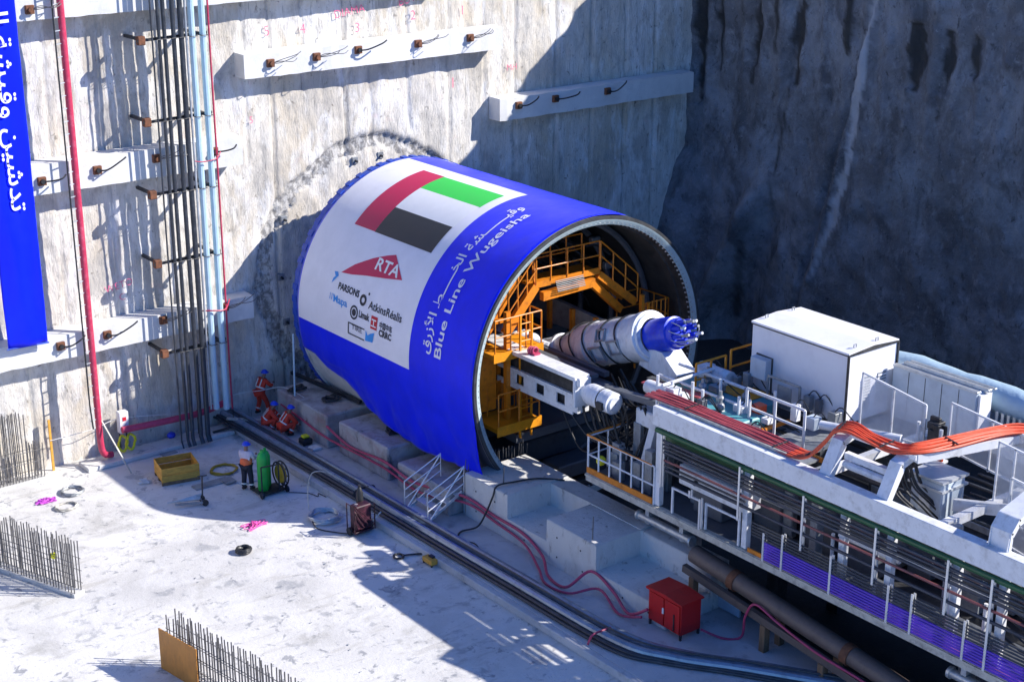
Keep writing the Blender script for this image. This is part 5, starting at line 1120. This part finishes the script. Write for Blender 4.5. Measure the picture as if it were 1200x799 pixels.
hose('thin_cable', [(-6.9, -7.0, .02), (-6.4, -7.5, .02), (-6.3, -7.9, .02), (-6.15, -7.7, .02), (-6.1, -8.1, .02)], .014, 'black', 'thin dark cable trailing on the slab right of the bottle cart', 'cable')
# dark red trolley with bottles
t = thing('welding_trolley', (-6.55, -11.0, 0), 'dark red trolley with gas bottle standing between the large hose coil and the ground pipes', 'trolley')
MB().box(-6.95, -6.25, -11.3, -10.8, .1, .16, .01).box(-6.9, -6.3, -11.25, -10.9, .18, 1.0, .03).build('cabinet', 'cart', t)
MB().lathe([(0, .02), (0, .11), (1.1, .12), (1.25, .07), (1.3, .04), (1.38, .05), (1.38, .01)], (-6.42, -10.75, .12), (0, 0, 1), 16).build('bottle', 'black', t)
MB().tube([(-6.98, -11.3, .12), (-6.98, -11.3, 1.05), (-6.98, -10.85, 1.05), (-6.98, -10.85, .12)], .022, 6).tube([(-6.22, -11.3, .12), (-6.22, -11.3, 1.0)], .022, 6).build('frame', 'cart', t)
for x, y in ((-7.0, -11.0), (-6.2, -11.0)): MB().tube([(x - .035, y, .13), (x + .035, y, .13)], .13, 14).build('wheel', 'black', t)
b = MB().sphere((-6.75, -11.05, .95), .09).box(-6.85, -6.65, -11.2, -11.0, .86, .98, .01); b.build('regulator', 'galv', t)
b = MB()
for k in range(4): b.tube(spline([(-6.8 + .1 * k, -11.05, .9), (-6.95, -11.3, .8 + .1 * k), (-6.9 + .2 * k, -11.38, .35), (-6.5, -11.33, .25 + .05 * k)], 5), .018, 5)
b.build('hose', 'cart', t)
MB().bar((-6.2, -11.0, .14), (-5.95, -11.25, .6), .04).build('tow_bar', 'steelw', t)
hose('black_hose', [(-6.95, -11.1, .05), (-7.3, -10.6, .03), (-7.6, -10.0, .03), (-7.45, -9.4, .1)], .02, 'black', 'black hose linking the large hose coil and the dark red trolley')
hose('thin_cable', [(-7.3, -9.0, .2), (-7.15, -8.75, .9), (-6.9, -8.7, 1.35), (-6.3, -8.9, 1.2), (-5.6, -9.0, .6)], .018, 'cream', 'cable rising from the large hose coil over the kerb to the ground pipes', 'cable')
# small yellow box with frame near pipes
t = thing('junction_box', (-5.95, -14.1, 0), 'small yellow framed box at the foot of the kerb beside the ground pipes', 'box')
MB().box(-6.25, -5.95 + .1, -14.5, -14.0, .06, .22, .01).build('body', 'crate', t)
MB().box(-6.12, -6.0, -14.35, -14.15, .225, .27).build('socket', 'dark', t)
for x in (-6.22, -5.9):
    for y in (-14.46, -14.04): MB().box(x - .02, x + .02, y - .02, y + .02, 0, .058).build('foot', 'dark', t)
# aluminium steps
t = thing('aluminium_steps', (-4.3, -12.0, .25), 'small aluminium step platform with handrails between the pipes and the big stepped block', 'steps')
for x0 in (-5.0, -4.05):
    b = MB(); y0, y1 = (-10.95, -12.55) if x0 < -4.5 else (-11.6, -12.9)
    # two rail frames along x direction
for yy, nm in ((-11.15, 'far'), (-12.45, 'near')):
    b = MB(); xa, xb_ = -4.95, -3.5
    b.tube([(xa, yy, .25), (xa, yy, 1.35), (xb_, yy, 1.95), (xb_, yy, .9)], .025, 6)
    for k in (1, 2): b.tube([(xa, yy, 1.35 - .3 * k), (xb_, yy, 1.95 - .3 * k)], .02, 6)
    b.tube([(xa, yy, .3), (xb_, yy, 1.93)], .022, 6); b.tube([(xb_, yy, .9), (xb_, yy, .26)], .022, 6)
    b.build('handrail', 'alu', t)
for k in range(4):
    x = -4.75 + .36 * k; MB().box(x - .16, x + .16, -12.42, -11.18, .42 + .19 * k, .45 + .19 * k).build('tread', 'alu', t)
b = MB()
for yy in (-12.4, -11.2): b.bar((-5.0, yy, .3), (-3.55, yy, 1.05), .035, .09)
b.build('stringer', 'alu', t)
# wall side: white post with box, yellow hose, barrier ropes
t = thing('hydrant_post', (-9.8, -.4, 0), 'white equipment box with small red emblem on a stand, yellow hose coiled under it', 'hose stand')
MB().box(-10.02, -9.66, -.62, -.36, .85, 1.66, .02).build('box', 'steelw', t)
MB().box(-9.90, -9.76, -.632, -.622, 1.32, 1.46).build('emblem', 'inkred', t)
b = MB()
for x in (-9.98, -9.72): b.bar((x, -.45, .0), (x, -.45, .8), .035).bar((x, -.75, .02), (x, -.2, .02), .04, .03)
b.build('stand', 'dark', t)
for sx in (-.17, .13):
    MB().tube([(-9.83 + sx + .17 * math.cos(a) * (1 + .12 * math.sin(a * 9.1)), -.72 - .05 * math.sin(a * 3), .52 + .28 * math.sin(a)) for a in np.linspace(0, 6.28 * 5, 90)], .042, 6).build('coiled_hose', 'yellow', t)
hose('barrier_rope', [(-12.5, -.35, 1.15), (-10.95, -.5, 1.25), (-9.8, -.4, 1.35), (-7.0, -.75, 1.05), (-5.6, -.8, 1.35), (-4.45, -.9, 1.3), (-3.95, -1.7, 1.55), (-3.85, -3.0, 1.52)], .012, 'rope', 'white rope strung along the wall foot behind the workers', 'rope', n=5)
for x, y, h, lab in ((-7.05, -.75, 1.1, 'dark rope post standing on the slab in front of the black wall pipes'), (-5.65, -.85, 1.4, 'thin dark post beside the standing red worker')):
    tag(MB().tube([(x, y, .005), (x, y, h)], .022, 8).tube([(x - .12, y, .02), (x + .12, y, .02)], .02, 6).build('rope_post', 'dark'), lab, 'post')
tag(MB().bar((-10.9, -.9, 1.9), (-10.45, -2.3, .03), .05, .03).build('leaning_board', 'cream'), 'thin pale board leaning beside the foot of the crimson riser', 'board')
t = tag(MB().sphere((-8.0, -.45, .25), .14, sc=(1.2, 1, .9)).build('blue_bag', 'bluecap'), 'small blue bundle lying at the wall foot between the post and the pipes', 'bundle')
tag(MB().box(-8.9, -8.3, -1.55, -1.3, .0, .04).build('flat_offcut', 'steelg'), 'flat grey offcut lying by the wall footing', 'offcut')
t = thing('yellow_tool', (-4.55, -4.2, .25), 'small yellow and black machine beside the crouching workers', 'machine')
MB().box(-4.75, -4.35, -4.4, -4.0, .27, .5, .04).build('body', 'black', t); MB().box(-4.68, -4.42, -4.3, -4.05, .505, .6, .03).build('cover', 'yellow', t)
tag(MB().box(-4.7, -4.35, -5.0, -4.6, .255, .34, .02).build('white_sack', 'plastic'), 'flat pale sack beside the small yellow machine', 'sack')
for k, (x, y, z, lab) in enumerate([(-3.7, -2.2, 1.51, 'dark rag heap on the longest cradle block'), (-3.2, -3.9, 1.51, 'dark tool bag on the near end of the longest cradle block'), (-3.0, -7.6, 1.46, 'dark debris heap on the middle cradle block')]):
    q = random.Random(k + 50); P = [(x + q.uniform(-.35, .35), y + q.uniform(-.3, .3), z + .03 + .1 * q.random()) for i in range(22)]
    tag(MB().tube(spline(P, 3), .035, 6).build('debris_heap', 'dark'), lab, 'debris')
tag(MB().tube([(-4.0, -2.6, 1.5), (-3.96, -2.62, 3.9)], .035, 8).build('thin_prop', 'bluep'), 'thin pale prop standing on the longest cradle block', 'prop')
tag(MB().bar((-2.9, -.5, 1.55), (-2.6, -4.9, 1.62), .12, .12).build('long_beam', 'dark'), 'dark beam lying along the wall side of the longest cradle block', 'beam')
tag(MB().box(-9.3, -8.0, -4.95, -4.55, .0, .05).box(-8.3, -7.9, -5.2, -4.7, .055, .09).build('board_pile', 'steelg'), 'flat dark boards lying behind the worker in the orange vest', 'boards')
tag(MB().box(-7.9, -7.3, -5.5, -5.2, .0, .05).build('pale_board', 'palepanel'), 'pale board on the slab just behind the worker in the orange vest', 'board')

# ---- rebar starter walls
def rebar_wall(p0, p1, n, h, label, base=True, lean=.0, seed=0, rows=2, hx=None, kerb=.28):
    q = random.Random(seed); p0 = Vector(p0); p1 = Vector(p1); d = (p1 - p0).normalized(); nn = Vector((-d.y, d.x, 0)); mid = (p0 + p1) / 2
    t = thing('rebar_wall', mid, label, 'rebar cage', 'starter bar walls standing in the slab')
    if base:
        b = MB().bar(p0 + Vector((0, 0, .06)), p1 + Vector((0, 0, .06)), kerb + .12, .11); b.build('kickers', 'block', t)
    for r in range(rows):
        for k in range(n):
            s_ = (k + .5) / n; p = p0.lerp(p1, s_) + nn * (r - .5) * kerb + d * q.uniform(-.02, .02); hh = h(s_) * (1 + q.uniform(-.04, .04))
            MB().tube([p + Vector((0, 0, .08)), p + Vector((q.uniform(-.03, .03), q.uniform(-.03, .03), hh))], .019, 5).build('bar', 'rebar', t)
        for z in (.35, .75, 1.15):
            MB().tube([p0 + nn * ((r - .5) * (kerb + .04)) + Vector((0, 0, z)), p1 + nn * ((r - .5) * (kerb + .04)) + Vector((0, 0, z))], .011, 5).build('tie_bar', 'rebar', t)
    return t
rebar_wall((-17.6, -3.9, 0), (-15.5, -9.55, 0), 48, lambda s: 1.75, 'long starter bar wall at the left edge of the slab, with one yellow cap', seed=1)
for o in [q for q in scene.objects if q.name == 'rebar_wall']: MB().box(-15.95, -15.8, -8.85, -8.7, 1.05, 1.2, .01).build('bar_cap', 'yellow', o)
rebar_wall((-15.4, -.75, 0), (-12.95, -.72, 0), 22, lambda s: 2.6 - (1.2 if s > .75 else 0), 'tall starter bars at far left against the wall', seed=2, kerb=.2)
rebar_wall((-15.05, -14.75, 0), (-14.1, -20.6, 0), 46, lambda s: 1.55, 'starter bar wall at the bottom edge, right of the plywood board', seed=3)
tag(MB().box(-12.50, -12.42, -.33, -.27, 0, 1.9).build('yellow_batten', 'crate'), 'thin yellow batten standing at the right end of the tall starter bars', 'batten')
t = thing('plywood_board', (-15.2, -15.6, 0), 'orange brown plywood panel standing upright in front of the bottom starter bars', 'board')
a0, a1 = Vector((-15.42, -14.80, 0)), Vector((-15.15, -16.45, 0)); 
MB().bar(a0 + Vector((0, 0, .62)), a1 + Vector((0, 0, .62)), .03, 1.22).build('panel', 'ply', t)
b = MB()
for k in (.15, .5, .85): p = a0.lerp(a1, k); b.bar(p + Vector((.05, .01, .05)), p + Vector((.05, .01, 1.2)), .04)
b.build('batten', 'wood', t)
# pour marks and small debris
q = random.Random(77)
bd = MB()
for k in range(34):
    x = q.uniform(-16, -6.5); y = q.uniform(-19, -1.5); s_ = q.uniform(.01, .03); bd.box(x - s_, x + s_ * q.uniform(.5, 3), y - s_, y + s_, .001, .012 + s_ * .5)
tag(bd.build('litter', 'galv'), 'tiny chips and offcuts scattered over the slab', 'litter', kind='stuff')

# the machine stands on the tunnel axis (x = 1.4): set its things there at their true size (9.8 m shield)
MS = 1.045
for o in [q for q in scene.objects if q.parent is None and q.name.split('.')[0] in ('tunnel_boring_machine', 'shield_wrap', 'backup_gantry', 'hose_bundle', 'equipment_container', 'panel_cabinet', 'air_duct', 'mesh_screen', 'valve_stand')]:
    o.location = Vector(o.location) * MS + Vector((1.402, 2.277, -1.016)); o.scale = (MS,) * 3
